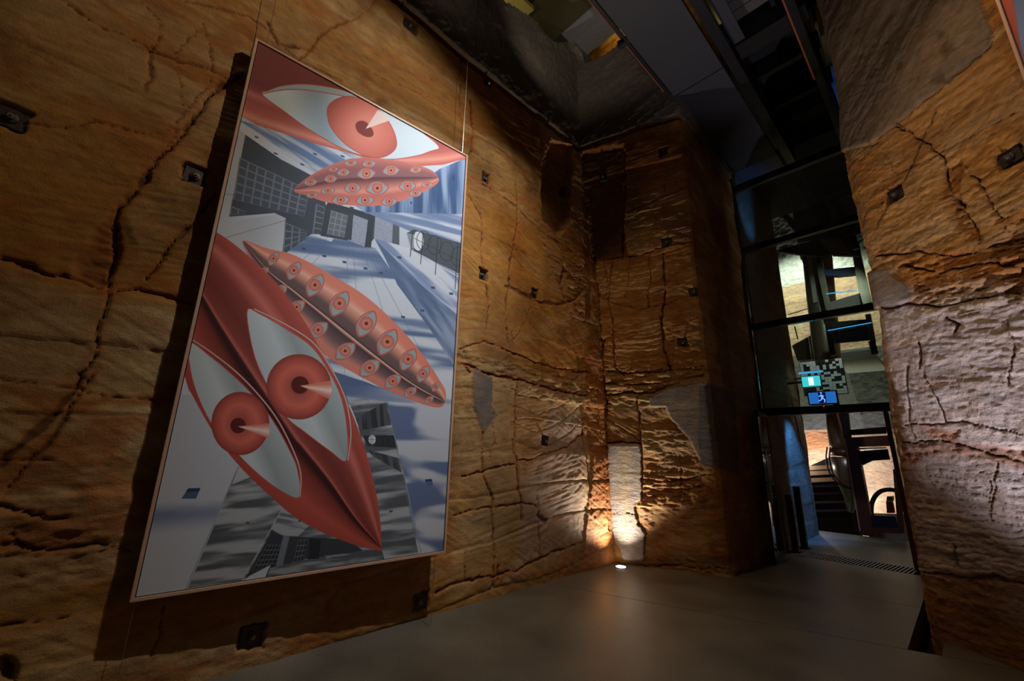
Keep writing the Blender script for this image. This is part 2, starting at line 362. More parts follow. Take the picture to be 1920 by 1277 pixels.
# ---- left wall: plane x = XL
XL = -3.98
def L_to(u, v): p = on_axis(u, v, 0, XL); return (p[1], p[2])
def L_pos(S, T):
    P = np.stack([np.full(S.shape, XL), S, T], -1); N = np.zeros(P.shape); N[..., 0] = 1
    # the wall swings in slightly towards the corner top so that both faces meet
    return P, N
SL = np.concatenate([np.arange(-4.5, -1.3, .06), np.arange(-1.3, 6.35, .013)])
TL = np.concatenate([np.arange(-.06, 7.3, .013), np.arange(7.3, 12.6, .035)])
LW = Wall(SL, TL, L_pos, L_to, 3)
LW.C *= .9
# broad tones
LW.region([(0, 500), (190, 545), (330, 580), (330, 660), (180, 650), (0, 620)], .08, .012, CREAM*.85, .6, jag=.05)
LW.region([(0, 0), (400, 0), (440, 150), (220, 390), (0, 480)], .3, 0, AMBER*.85, .7)
LW.region([(230, 400), (330, 260), (400, 180), (400, 300), (340, 430), (260, 520)], .1, 0, CREAM*.8, .45, jag=.1)
LW.region([(500, 0), (760, 0), (900, 200), (880, 300), (640, 120)], .25, 0, CREAM*.6, .4)
LW.region([(0, 1180), (180, 1150), (160, 1277), (0, 1277)], .1, 0, CREAM*.9, .6, .012, jag=.08)
LW.region([(0, 930), (130, 940), (180, 1000), (170, 1080), (0, 1090)], .1, -.02, BROWN, .5, .03, jag=.1)
LW.region([(0, 985), (240, 990), (230, 1100), (0, 1120)], .12, 0, RUST*.7, .35, .02)
LW.region([(250, 1150), (820, 1060), (800, 1170), (480, 1277), (200, 1277)], .1, 0, BROWN*1.1, .45, .01)  # browner tone paints the painting's shadow on the rock below it
LW.region([(855, 650), (1000, 690), (1110, 720), (1105, 765), (980, 745), (860, 690)], .06, .0, CREAM*.75, .5, .035, jag=.06)
LW.region([(860, 690), (1110, 760), (1110, 1000), (1100, 1060), (840, 1130)], .15, 0, CREAM*.95, .55)
LW.region([(1040, 760), (1100, 780), (1095, 900), (1095, 1010), (960, 1080), (980, 930)], .15, 0, PALE*.8, .45)
LW.region([(900, 920), (1010, 940), (1060, 1000), (930, 1060), (880, 1010)], .2, 0, BROWN*1.4, .35)
LW.region([(1098, 640), (1125, 640), (1150, 900), (1165, 1060), (1085, 1082), (1100, 960), (1108, 850), (1094, 800)], .03, .02, RUST*1.0, .85, .012, jag=.03)
LW.region([(1090, 290), (1100, 290), (1112, 600), (1100, 600)], .02, -.03, BROWN, .8)
LW.region([(870, 350), (1000, 400), (1100, 480), (1100, 640), (870, 640)], .25, 0, AMBER*1.1, .5)
LW.region([(860, 300), (1020, 330), (1015, 420), (1000, 440), (900, 370)], .12, 0, CREAM*.8, .4)
LW.region([(1000, 400), (1060, 440), (1105, 500), (1100, 620), (1040, 540)], .1, .0, CREAM*.7, .45, .03)
LW.region([(1037, 262), (1075, 275), (1068, 420), (1050, 440), (1022, 415), (1017, 370), (1020, 300)], .025, -.16, BROWN*.9, .8, .01, jag=.02)
LW.region([(1018, 262), (1040, 262), (1034, 300), (1020, 322)], .03, .03, CREAM, .8, .05)
LW.region([(1030, 262), (1075, 270), (1070, 285), (1035, 275)], .02, .04, RUST*1.6, .8, .03)
LW.region([(1066, 338), (1074, 340), (1073, 365), (1064, 362)], .01, -.2, BROWN*.2, 1)
LW.region([(888, 689), (921, 694), (924, 759), (935, 777), (906, 813), (897, 784), (888, 759)], .02, .006, (.07, .07, .075), .95, flat=.8, jag=.02)
LW.region([(985, 330), (1010, 345), (1010, 372), (990, 360)], .04, 0, BROWN, .6, .03)
LW.region([(1004, 960), (1028, 975), (1022, 985), (1002, 968)], .02, -.03, (.08, .09, .12), .8)
# the hollow with the rust stain
LW.region([(215, 395), (200, 420), (175, 445), (170, 470), (150, 500), (165, 522), (208, 532), (214, 500), (222, 470), (219, 420)], .03, -.05, RUST*.45, .85, .03, jag=.03)
LW.region([(222, 395), (244, 430), (248, 455), (222, 460)], .03, -.02, BROWN, .6)
for px, w_, d_ in [
 ([(105, 0), (140, 18), (175, 40), (245, 77), (280, 92), (345, 118), (395, 130), (430, 147), (458, 152)], .016, .03),
 ([(280, 70), (285, 100), (284, 130), (272, 170)], .012, .025), ([(285, 100), (300, 40), (282, 20), (260, 0)], .012, .025),
 ([(458, 140), (440, 148), (415, 165), (390, 195), (355, 238), (330, 270), (300, 297), (270, 335), (245, 365), (222, 392)], .032, .06),
 ([(222, 392), (219, 420), (215, 470), (205, 500), (212, 540)], .03, .07),
 ([(380, 40), (400, 90), (397, 160), (365, 190), (345, 215), (330, 245), (315, 275)], .010, .02),
 ([(403, 368), (380, 395), (345, 430), (325, 455), (300, 490), (275, 520)], .03, .05),
 ([(40, 230), (90, 234), (140, 234), (180, 232), (220, 240), (270, 247), (310, 243), (352, 240)], .012, .02),
 ([(0, 483), (40, 495), (90, 512), (150, 520), (190, 537), (210, 545), (260, 540), (300, 552), (360, 572)], .028, .06),
 ([(210, 545), (200, 575), (188, 610), (180, 640), (185, 665), (170, 690), (150, 705), (135, 740), (122, 758), (95, 785), (60, 815), (30, 845), (0, 868)], .030, .05),
 ([(188, 690), (165, 715), (140, 755), (120, 790), (85, 830), (50, 870), (10, 925)], .016, .03),
 ([(0, 945), (30, 950), (60, 957), (90, 970), (130, 965)], .03, .05), ([(0, 707), (90, 722), (180, 738), (300, 752)], .01, .02),
 ([(0, 1175), (90, 1163), (167, 1154)], .014, .02), ([(0, 1020), (80, 1030), (170, 1022), (240, 1035)], .02, .03),
 ([(180, 640), (260, 650), (335, 662)], .01, .02), ([(20, 995), (25, 1015), (60, 1028), (105, 1030)], .012, .03),
 ([(310, 1135), (295, 1180), (285, 1240)], .01, .02), ([(0, 860), (60, 862), (140, 858), (210, 870)], .008, .015),
 ([(345, 0), (470, 30), (560, 110), (640, 150)], .012, .02), ([(560, 110), (610, 60), (690, 20), (700, 0)], .018, .04), ([(500, 40), (520, 80), (580, 90)], .02, .04),
 ([(700, 140), (800, 180), (870, 230)], .008, .015), ([(868, 90), (862, 180), (866, 290)], .014, .03), ([(884, 190), (886, 240), (880, 290)], .04, .06),
 ([(972, 384), (970, 420), (962, 470), (955, 510), (950, 560), (948, 610), (952, 645)], .022, .05), ([(966, 330), (972, 384)], .01, .02),
 ([(878, 370), (900, 400), (906, 440), (903, 480), (908, 520), (914, 560), (910, 635)], .018, .03),
 ([(882, 335), (915, 352), (950, 372), (972, 388), (1010, 430), (1060, 470), (1095, 485)], .016, .03),
 ([(1052, 485), (1060, 510), (1055, 532), (1060, 560)], .05, .09), ([(1070, 585), (1073, 620), (1078, 660)], .014, .03),
 ([(1000, 560), (985, 600), (962, 640), (958, 620)], .012, .02),
 ([(863, 680), (910, 698), (971, 712), (1036, 730), (1101, 744)], .024, .05), ([(865, 655), (910, 640), (960, 660), (1040, 690), (1105, 700)], .018, .035),
 ([(903, 813), (906, 888), (921, 928), (924, 1022), (925, 1095)], .022, .04),
 ([(972, 715), (966, 748), (968, 791), (964, 827), (969, 892), (975, 939), (978, 975)], .02, .035),
 ([(864, 680), (884, 700)], .02, .03), ([(924, 775), (928, 830), (915, 865)], .01, .02),
 ([(863, 895), (928, 875), (971, 865), (1029, 852), (1065, 838), (1096, 812)], .020, .03),
 ([(850, 965), (924, 950), (975, 946), (1005, 950)], .014, .025), ([(1004, 930), (1008, 975), (1012, 1050)], .010, .02),
 ([(870, 1030), (870, 1085)], .012, .02), ([(932, 1062), (934, 1085)], .03, .03), ([(815, 1112), (880, 1085), (960, 1072), (1040, 1035), (1090, 1015)], .02, .04),
 ([(1094, 785), (1096, 830), (1100, 900), (1108, 960)], .02, .04), ([(1120, 700), (1124, 800), (1132, 900), (1140, 1000)], .02, .05),
 ([(1015, 270), (1018, 330), (1018, 375), (1030, 415)], .016, .04), ([(380, 50), (330, 100), (345, 215)], .008, .01),
]: LW.crack(px, w_, d_, halo=w_*1.5)
LW.arcs([(955, 400), (1092, 400), (1098, 545), (1040, 575), (955, 545)], (1050, 330), .004, 40)
LW.arcs([(955, 570), (1040, 590), (1098, 560), (1104, 690), (1000, 690), (950, 650)], (1040, 480), .004, 38)
LW.arcs([(975, 765), (1092, 780), (1100, 960), (990, 950), (970, 880)], (980, 660), .0025, 44)
LW.arcs([(820, 1110), (870, 960), (930, 960), (1060, 960), (1085, 1010), (960, 1070)], (900, 700), .002, 34)
LW.arcs([(0, 760), (330, 800), (310, 930), (0, 930)], (150, 400), .004, 30, .15)
LW.arcs([(230, 400), (400, 250), (390, 330), (270, 520)], (200, 300), .004, 36, .1)
LW.arcs([(500, 80), (760, 80), (960, 300), (950, 380), (880, 300)], (700, 1500), .005, 30, .12)
# the curved saw groove
LW.crack([(945, 537), (970, 545), (1000, 562), (1030, 572), (1058, 570), (1080, 560), (1094, 543)], .07, .035, .35, BROWN)
for r in (1.0, 1.35, 1.7, 2.05):   # circular saw arcs at lower right
    px = [(1000+(x-1000)*1, y) for x, y in [(960, 640+90*r), (1010, 650+95*r), (1060, 640+88*r), (1095, 620+80*r)]]
    LW.crack(px, .02, .012, .3, BROWN)
BOLTS_L = [(367, 329), (20, 217), (474, 1195), (788, 1130), (770, 47), (917, 155), (911, 334), (905, 515), (1003, 549), (1025, 827)]
BP_L = [LW.bolthole(*p, r=.085 if p[0] < 800 else .07) for p in BOLTS_L]
LW.region([(0, 1245), (22, 1250), (20, 1277), (0, 1277)], .03, -.12, BROWN*.15, 1)
S, T = LW.S, LW.T
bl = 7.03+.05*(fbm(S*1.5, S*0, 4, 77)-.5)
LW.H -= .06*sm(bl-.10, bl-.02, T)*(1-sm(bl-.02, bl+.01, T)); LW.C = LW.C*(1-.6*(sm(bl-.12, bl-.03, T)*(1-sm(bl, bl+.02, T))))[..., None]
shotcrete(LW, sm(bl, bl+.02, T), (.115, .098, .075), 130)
RIM_L = [L_to(*p) for p in [(900, -60), (934, 0), (956, 14), (984, 31), (1006, 44), (1022, 66), (1038, 81), (1062, 83), (1078, 85)]]
rs = np.array([p[0] for p in RIM_L]); rz = np.array([p[1] for p in RIM_L]); rim = np.interp(S, rs, rz, left=12.5)+.04*(fbm(S*3, S*0, 3, 8)-.5)
keepL = T < np.where(S < rs[0], 13, rim)
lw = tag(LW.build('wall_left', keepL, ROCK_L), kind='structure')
# ---- back wall: pillar face, leaning forward, then its side face back to the glass
BA = np.array([XL, 6.01, 0.]); BE1 = np.array([-2.5, 6.63, 0.])-BA; BE2 = np.array([XL, 5.45, 7.05])-BA
BN = np.cross(BE1, BE2); BN /= np.linalg.norm(BN)
def B_plane_pt(a, T):   # a: metres along the face from the corner (0) to the edge (1.6)
    f = (a/1.605)[..., None]; g = (T/7.05)[..., None]
    bot = BA+BE1*f; topL = np.array([XL, 5.45, 7.05]); topR = np.array([-2.38, 6.06, 7.05])
    return bot*(1-g)+(topL+(topR-topL)*f)*g
EDGE = 1.605
def B_pos(S, T):
    front = B_plane_pt(np.minimum(S, EDGE), T)
    over = np.maximum(S-EDGE, 0)
    end = np.stack([np.full(S.shape, -2.52), np.full(S.shape, 8.85), T], -1)
    e = B_plane_pt(np.full(S.shape, EDGE), T); fr = (over/2.25)[..., None]
    P = np.where((S <= EDGE)[..., None], front, e+(end-e)*fr)
    nf = np.broadcast_to(-BN if BN[1] > 0 else BN, P.shape); ns = np.array([1., .03, 0])
    w_ = sm(EDGE-.09, EDGE+.09, S)[..., None]; N = nf*(1-w_)+ns*w_; N /= np.linalg.norm(N, axis=-1, keepdims=True)
    # rounded arris
    k = np.exp(-((S-EDGE)/.05)**2)[..., None]*.02
    return P-N*k, N
def B_to(u, v):
    p = on_plane(u, v, BA, BN)
    # invert: s from x along the face at that height
    f = (p[0]-XL)/((-2.5-XL)*(1-p[2]/7.05)+(1.60)*(p[2]/7.05)); return (f*1.605, p[2])
def Bs_to(u, v):       # side face, a plane x about -2.5
    p = on_axis(u, v, 0, -2.5); y0 = 6.63-.57*p[2]/7.05; return (EDGE+2.25*(p[1]-y0)/(8.85-y0), p[2])
SB = np.concatenate([np.arange(-.12, EDGE+.12, .0115), np.arange(EDGE+.12, 3.95, .025)])
TB = np.concatenate([np.arange(-.06, 7.4, .0125), np.arange(7.4, 12.6, .035)])
BW = Wall(SB, TB, B_pos, B_to, 41)
BW.C *= .95
BW.region([(1085, 285), (1172, 275), (1172, 480), (1100, 490)], .03, -.07, BROWN*.75, .95, .01)  # dark brown paints the shade of the recess beside the corner
BW.region([(1085, 480), (1116, 480), (1134, 740), (1140, 900), (1120, 1000)], .02, -.10, BROWN*.8, .9, .02, jag=.02)  # corner gap, its shade painted in as dark brown
BW.region([(1110, 490), (1300, 450), (1320, 700), (1125, 740)], .15, 0, AMBER*1.15, .7)
BW.region([(1120, 690), (1330, 690), (1330, 735), (1250, 760), (1210, 765), (1120, 770)], .05, 0, CREAM*.7, .5, .04, jag=.05)
BW.region([(1180, 400), (1300, 390), (1305, 450), (1240, 475), (1175, 480)], .06, .01, CREAM*.75, .6, .03)
BW.region([(1205, 780), (1300, 830), (1330, 880), (1330, 1000), (1210, 1000)], .1, 0, CREAM*.9, .5, .02)
BW.region([(1200, 890), (1320, 900), (1330, 950), (1210, 945)], .05, -.01, RUST*.8, .5, .04, jag=.04)
BW.region([(1118, 740), (1142, 740), (1150, 1070), (1125, 1070)], .04, -.01, RUST, .8, .03)
BW.region([(1195, 935), (1225, 930), (1225, 1000), (1200, 985)], .03, .01, (.5, .25, .12), .7, .015)
BW.region([(1150, 1045), (1380, 1050), (1380, 1085), (1150, 1070)], .06, -.02, BROWN*1.3, .6, .02)
BW.region([(1252, 726), (1335, 716), (1336, 880), (1320, 878), (1303, 849), (1292, 820), (1270, 795), (1256, 784), (1249, 766), (1218, 762), (1220, 748)], .012, .02, (.13, .122, .12), 1, .002, flat=1, jag=.02)
BW.region([(1142, 833), (1202, 833), (1204, 935), (1192, 940), (1195, 980), (1213, 1003), (1208, 1052), (1170, 1050), (1152, 1010), (1140, 930)], .012, .015, (.36, .34, .31), .95, .003, flat=.9, jag=.02)
BW.region([(1160, 840), (1185, 840), (1182, 930), (1175, 1020), (1165, 1000)], .03, 0, (.50, .36, .18), .6)
_n0 = BW.to; BW.to = Bs_to
BW.region([(1319, 721), (1375, 735), (1383, 892), (1350, 880), (1331, 874)], .012, .018, (.09, .086, .088), 1, .002, flat=1, jag=.02)  # same patch as on the front, darkened for the shaded side face
BW.to = _n0
BW.arcs([(1115, 490), (1245, 480), (1245, 560), (1250, 700), (1120, 700)], (1190, 380), .006, 34)
BW.arcs([(1250, 470), (1310, 460), (1325, 700), (1260, 700)], (1230, 380), .004, 38)
BW.arcs([(1180, 290), (1280, 230), (1300, 450), (1180, 470)], (1190, 60), .005, 30)
BW.arcs([(1205, 770), (1250, 770), (1300, 850), (1320, 900), (1205, 900)], (1230, 560), .006, 30)
for px, w_, d_ in [
 ([(1172, 283), (1174, 330), (1172, 380), (1170, 430), (1166, 485)], .022, .06), ([(1168, 430), (1166, 480)], .04, .07),
 ([(1247, 475), (1248, 530), (1246, 560), (1243, 600), (1247, 650), (1258, 697)], .026, .07),
 ([(1220, 475), (1222, 520), (1215, 555), (1218, 580)], .016, .04), ([(1182, 485), (1178, 540), (1170, 560)], .014, .03),
 ([(1150, 600), (1148, 640), (1155, 690), (1170, 705)], .022, .05), ([(1148, 480), (1140, 560), (1150, 600)], .012, .03), ([(1130, 480), (1140, 520), (1135, 560)], .010, .02),
 ([(1110, 490), (1160, 480), (1200, 480), (1250, 462), (1302, 455)], .022, .05), ([(1112, 420), (1160, 405), (1210, 385), (1295, 350)], .016, .03),
 ([(1130, 560), (1160, 572), (1200, 582), (1245, 572), (1300, 550)], .012, .02),
 ([(1125, 742), (1180, 735), (1225, 738), (1250, 725)], .024, .05), ([(1125, 700), (1200, 700), (1260, 695), (1320, 688)], .018, .04), ([(1125, 720), (1200, 722), (1320, 706)], .02, .04),
 ([(1196, 745), (1200, 790), (1202, 833)], .018, .04), ([(1130, 833), (1165, 828), (1202, 830)], .024, .05), ([(1130, 780), (1160, 800), (1200, 825)], .012, .02),
 ([(1275, 850), (1278, 890), (1277, 930)], .012, .02), ([(1205, 900), (1260, 905), (1325, 890)], .014, .02), ([(1140, 962), (1192, 962)], .006, .02),
 ([(1130, 640), (1132, 760), (1138, 860), (1142, 1000), (1150, 1060)], .03, .05), ([(1203, 833), (1205, 935)], .012, .03), ([(1195, 980), (1213, 1003), (1206, 1052)], .012, .03),
 ([(1160, 1060), (1250, 1062), (1360, 1068)], .02, .03), ([(1244, 355), (1248, 345), (1250, 370)], .01, .02), ([(1228, 395), (1232, 430)], .01, .02)]:
    BW.crack(px, w_, d_, halo=w_*1.4)
for k in range(9):
    BW.crack([(1135, 600+k*11), (1170, 622+k*10), (1210, 628+k*9), (1250, 618+k*9), (1300, 600+k*10)], .011, .010, .25, BROWN)
BOLTS_B = [(1246, 287), (1131, 331), (1252, 456), (1303, 547), (1282, 643)]
BP_B = [BW.bolthole(*p, r=.07) for p in BOLTS_B]
S, T = BW.S, BW.T
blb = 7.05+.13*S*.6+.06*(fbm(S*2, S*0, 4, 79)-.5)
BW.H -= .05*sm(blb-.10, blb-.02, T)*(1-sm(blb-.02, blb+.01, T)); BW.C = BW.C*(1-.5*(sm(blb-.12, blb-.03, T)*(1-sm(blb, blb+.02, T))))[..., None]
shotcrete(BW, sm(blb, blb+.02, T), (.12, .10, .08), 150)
rb = [B_to(*p) for p in [(1078, 85), (1091, 103), (1097, 122), (1115, 118), (1132, 110), (1157, 94), (1172, 78), (1185, 66)]]
rimb = np.interp(S, [p[0] for p in rb], [p[1] for p in rb])+.04*(fbm(S*4, S*0, 3, 9)-.5)
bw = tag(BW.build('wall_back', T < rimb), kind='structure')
# ---- right wall
RA = np.array([-.54, 6.07, 0.]); RD = np.array([.785, -.619, 0.]); RD /= np.linalg.norm(RD); RN = np.array([-.619, -.785, 0.]); RN /= np.linalg.norm(RN)
zz = [0, 1.15, 1.5, 2.6, 3.2, 3.7, 4.4, 5.3, 5.9, 6.7, 7.6, 12]; oo = [0, .05, .05, .10, .14, .15, .12, .16, .23, .27, .21, .2]
def R_to(u, v): p = on_plane(u, v, RA, RN); return ((p-RA)@RD, p[2])
def R_pos(S, T):
    off = np.interp(T, zz, oo)
    e = RA+RD*off[..., None]; e = e+np.array([0, 0, 1.])*T[..., None]
    front = RA+RD*np.maximum(S, off)[..., None]+np.array([0, 0, 1.])*T[..., None]
    over = np.minimum(S-off, 0)
    side = e+np.array([.08, 1., 0])*(-over)[..., None]
    P = np.where((S >= off)[..., None], front, side)
    ns = np.array([-1., .08, 0]); w_ = sm(-.09, .09, S-off)[..., None]; N = ns*(1-w_)+RN*w_; N /= np.linalg.norm(N, axis=-1, keepdims=True)
    k = np.exp(-((S-off)/.06)**2)[..., None]*.03
    return P-N*k, N
SR = np.concatenate([np.arange(-4.0, -.1, .06), np.arange(-.1, 2.25, .0095), np.arange(2.25, 7.5, .04)])
TR = np.concatenate([np.arange(-.5, 6.2, .0105), np.arange(6.2, 12, .03)])
RW = Wall(SR, TR, R_pos, R_to, 71)
S, T = RW.S, RW.T
RW.H += .013*(fbm(S*5, T*20, 5, 171, .6)-.5)*(.4+sm(.4, .6, fbm(S*1.5, T*2, 3, 172)))+.016*(fbm(S*26, T*32, 3, 173)-.5)
RW.region([(1600, 280), (1920, 60), (1960, 420), (1640, 500)], .2, 0, AMBER*1.15, .6, .014, rscale=20)
RW.region([(1640, 560), (2000, 520), (2050, 860), (1690, 860)], .15, 0, PALE*.98, 1.15, .010, rscale=14)
RW.region([(1690, 860), (2050, 850), (2100, 1090), (1720, 1075)], .08, 0, PALE*.88, 1.15, .007, rscale=16)
RW.region([(1625, 455), (1760, 470), (2000, 420), (2000, 540), (1700, 575), (1700, 520)], .06, -.01, RUST*1.2, .5, .045, jag=.06)
RW.region([(1700, 540), (1930, 505), (1940, 560), (1800, 600), (1720, 590)], .06, .01, CREAM*.9, .5, .04, jag=.05)
RW.region([(1680, 835), (1790, 825), (1960, 850), (1960, 885), (1790, 850), (1680, 870)], .03, -.01, RUST*1.1, .7, .03, jag=.04)
RW.region([(1735, 800), (1800, 806), (1795, 828), (1745, 822)], .03, -.01, RUST*1.5, .8, .025, jag=.03)
RW.region([(1660, 700), (1690, 760), (1700, 860), (1675, 830)], .04, -.02, RUST*.8, .6, .02)
RW.region([(1675, 880), (1715, 860), (1730, 910), (1690, 920)], .06, 0, RUST*.6, .6)
RW.region([(1765, 320), (1800, 300), (1800, 370), (1830, 450), (1790, 420), (1760, 370)], .03, -.04, RUST*.9, .6, .04, jag=.03)
RW.region([(1860, 400), (1960, 390), (1960, 620), (1880, 560)], .06, -.02, RUST*.7, .5, .06, jag=.05)
RW.region([(1720, 1076), (2000, 1090), (2000, 1320), (1745, 1235)], .03, -.015, BROWN*1.5, .8, .006)  # brown stain, darkened too for the shade under the uplight's beam edge
RW.region([(1830, 1080), (2000, 1085), (2000, 1240), (1900, 1170)], .12, 0, PALE*.55, .5)  # paler tone painted where the beam reaches lower
RW.region([(1600, 512), (1660, 506), (1700, 535), (1712, 560), (1690, 570), (1620, 580)], .012, .03, (.155, .14, .13), 1, .003, flat=1, jag=.015)
for px, w_, d_ in [
 ([(1685, 238), (1710, 250), (1740, 273), (1768, 300), (1765, 330), (1785, 370), (1810, 405), (1832, 455)], .022, .06),
 ([(1800, 310), (1830, 335), (1850, 370), (1870, 395), (1890, 440)], .012, .03), ([(1740, 272), (1680, 225)], .012, .03),
 ([(1640, 578), (1700, 570), (1760, 572), (1850, 560), (1925, 545)], .022, .05), ([(1690, 500), (1760, 510), (1850, 490), (1930, 500)], .02, .045),
 ([(1720, 640), (1726, 690)], .02, .05), ([(1735, 700), (1760, 750), (1780, 792)], .012, .03), ([(1700, 690), (1705, 760), (1716, 820)], .016, .03),
 ([(1680, 830), (1780, 825), (1850, 850), (1925, 868)], .022, .05), ([(1700, 800), (1800, 790), (1925, 812)], .014, .03),
 ([(1870, 870), (1858, 900), (1862, 960)], .018, .035), ([(1850, 900), (1862, 980)], .01, .02), ([(1880, 600), (1900, 650), (1890, 720)], .016, .03),
 ([(1715, 1072), (1800, 1080), (1925, 1092)], .012, .03), ([(1830, 1078), (1880, 1082)], .02, .03), ([(1790, 1020), (1795, 1060)], .02, .03),
 ([(1640, 480), (1720, 470), (1800, 480), (1925, 440)], .016, .04), ([(1660, 290), (1680, 330), (1672, 350)], .012, .012), ([(1640, 430), (1700, 330), (1760, 210)], .03, .012),
 ([(1600, 440), (1625, 400), (1655, 380)], .03, .012), ([(1770, 590), (1800, 610), (1792, 620)], .03, .06)]:
    RW.crack(px, w_, d_*1.3, halo=w_*.8, hcol=BROWN*1.6)
for k in range(16):      # horizontal pick courses on the lower face
    y0 = 880+k*12
    RW.crack([(1695, y0), (1760, y0+2+k*.5), (1840, y0+6+k), (1925, y0+9+k*1.6)], .012, .016, .2, BROWN)
RW.arcs([(1600, 290), (1760, 220), (1930, 120), (1930, 420), (1640, 470)], (1690, 160), .006, 34, .1)
RW.arcs([(1720, 590), (1960, 580), (1980, 800), (1720, 800)], (1790, 1500), .006, 30, .1)
RW.arcs([(1700, 880), (1980, 870), (2000, 1070), (1720, 1060)], (1790, 2400), .006, 30, .1)
RW.C *= (.76+.38*sm(.32, .6, fbm(S*1.6, T*24, 4, 175, .6))+.12*vn(S*14, T*60, 176))[..., None]
BOLTS_R = [(1675, 365), (1888, 294)]
BP_R = [RW.bolthole(*p, r=.085) for p in BOLTS_R]
bp_ = [R_to(*p) for p in [(1560, 290), (1582, 285), (1640, 270), (1700, 222), (1800, 135), (1860, 90), (1870, 30), (1872, -40)]]
br_ = np.interp(S, [p[0] for p in bp_], [p[1] for p in bp_], right=9)+.05*(fbm(S*4, T*4, 3, 80)-.5)
br_ = np.where(S > R_to(1865, 60)[0], 9.5, br_)
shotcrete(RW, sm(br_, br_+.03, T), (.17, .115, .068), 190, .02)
for (u, v, r) in ((1765, 150, .09), (1790, 85, .1), (1770, 60, .05), (1690, 130, .05)):
    a, b = R_to(u, v); RW.region(None, .03, -.02, BROWN*.4, .7, jag=.08, st=[(a-r*.5, b-r), (a+r*.5, b-r), (a+r*.4, b+r), (a-r*.4, b+r)])
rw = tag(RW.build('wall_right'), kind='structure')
# ------------------------------------------------------------------ floor of cast slabs
fl = empty('floor', (0, 0, 0)); tag(fl, kind='structure')
def slab(poly, z=0, th=.2):
    o = MB().prism([(x, y, z-th) for x, y in poly], (0, 0, th)).build('concrete_slab', M['floor'], fl)
    return o
jf = lambda x: 4.45+(x+3.98)*.3063
g = .005
slab([(-4.2, -5), (7, -5), (7, jf(7)-g), (-4.2, jf(-4.2)-g)])
slab([(-4.2, jf(-4.2)+g), (-.645, jf(-.645)+g), (-.645, 7.05), (-4.2, 7.05-.6)])
slab([(-4.2, 7.05-.6+2*g), (-.645, 7.05+2*g), (-.645, 8.94), (-4.2, 8.94)])
slab([(-4.2, 9.45), (.2, 9.45), (.2, 12.35), (-4.2, 12.35)])
slab([(-.43, jf(-.43)+g), (7, jf(7)+g), (7, 8), (-.43, 5.98)])
tr = MB().box((-.4, 7.3, -.42), (.7, 4.2, .04)).box((-2.0, 9.11, -.1), (4.4, .7, .02)).box((-2.0, 9.442, -.06), (4.4, .012, .10)).box((-2.0, 8.948, -.06), (4.4, .012, .10)).build('gutter_bed', M['dark'], fl)  # dark bed and liners paint the shade inside the slots
slab([(-6, 12.36), (.5, 12.36), (.5, 17.5), (-6, 17.5)], -.5)
# ------------------------------------------------------------------ drain grate
dg = tag(empty('drain_grate', (-1.6, 9.195, 0)), 'long slotted steel drain grate set in the passage floor', 'grate')
e_ = MB()
for yy in (8.958, 9.432): e_.box((-.05, yy-9.195, -.004), (1.75, .010, .010))
e_.build('edge_rail', M['steel'], dg)
gb = None
for i in range(36):
    if gb is None: gb = MB().box((0, 0, -.003), (.019, .475, .006)).build('bar', M['conc'], dg); o = gb
    else: o = gb.copy(); COL.objects.link(o); o.parent = dg
    o.location = (-.9+.048*i+.0, 0, 0); o.rotation_euler = (0, 0, -.12)
# ------------------------------------------------------------------ painting
PD = np.array([.0541, .99854, 0.]); PN = np.array([.99854, -.0541, 0.])   # along, towards the room
PO = np.array([-3.73, 1.8, 0.])
def pp(a, z, n=0): return PO+PD*a+np.array([0, 0, z])+PN*n
def p_to(u, v): p = on_plane(u, v, PO, PN); return ((p-PO)@PD, p[2])
cs = [p_to(*q) for q in ((480, 68), (878, 293), (243, 1127), (835, 1040))]
A0 = (cs[0][0]+cs[2][0])/2; A1 = (cs[1][0]+cs[3][0])/2; Z1 = (cs[0][1]+cs[1][1])/2; Z0 = (cs[2][1]+cs[3][1])/2
PA = empty('framed_painting', tuple(pp(A0, Z0)), math.atan2(-PN[0], PN[1])+math.pi)
tag(PA, 'huge timber framed painting of coral eyes on leaf shapes, hanging before the left rock wall', 'painting')
PW, PH = A1-A0, Z1-Z0
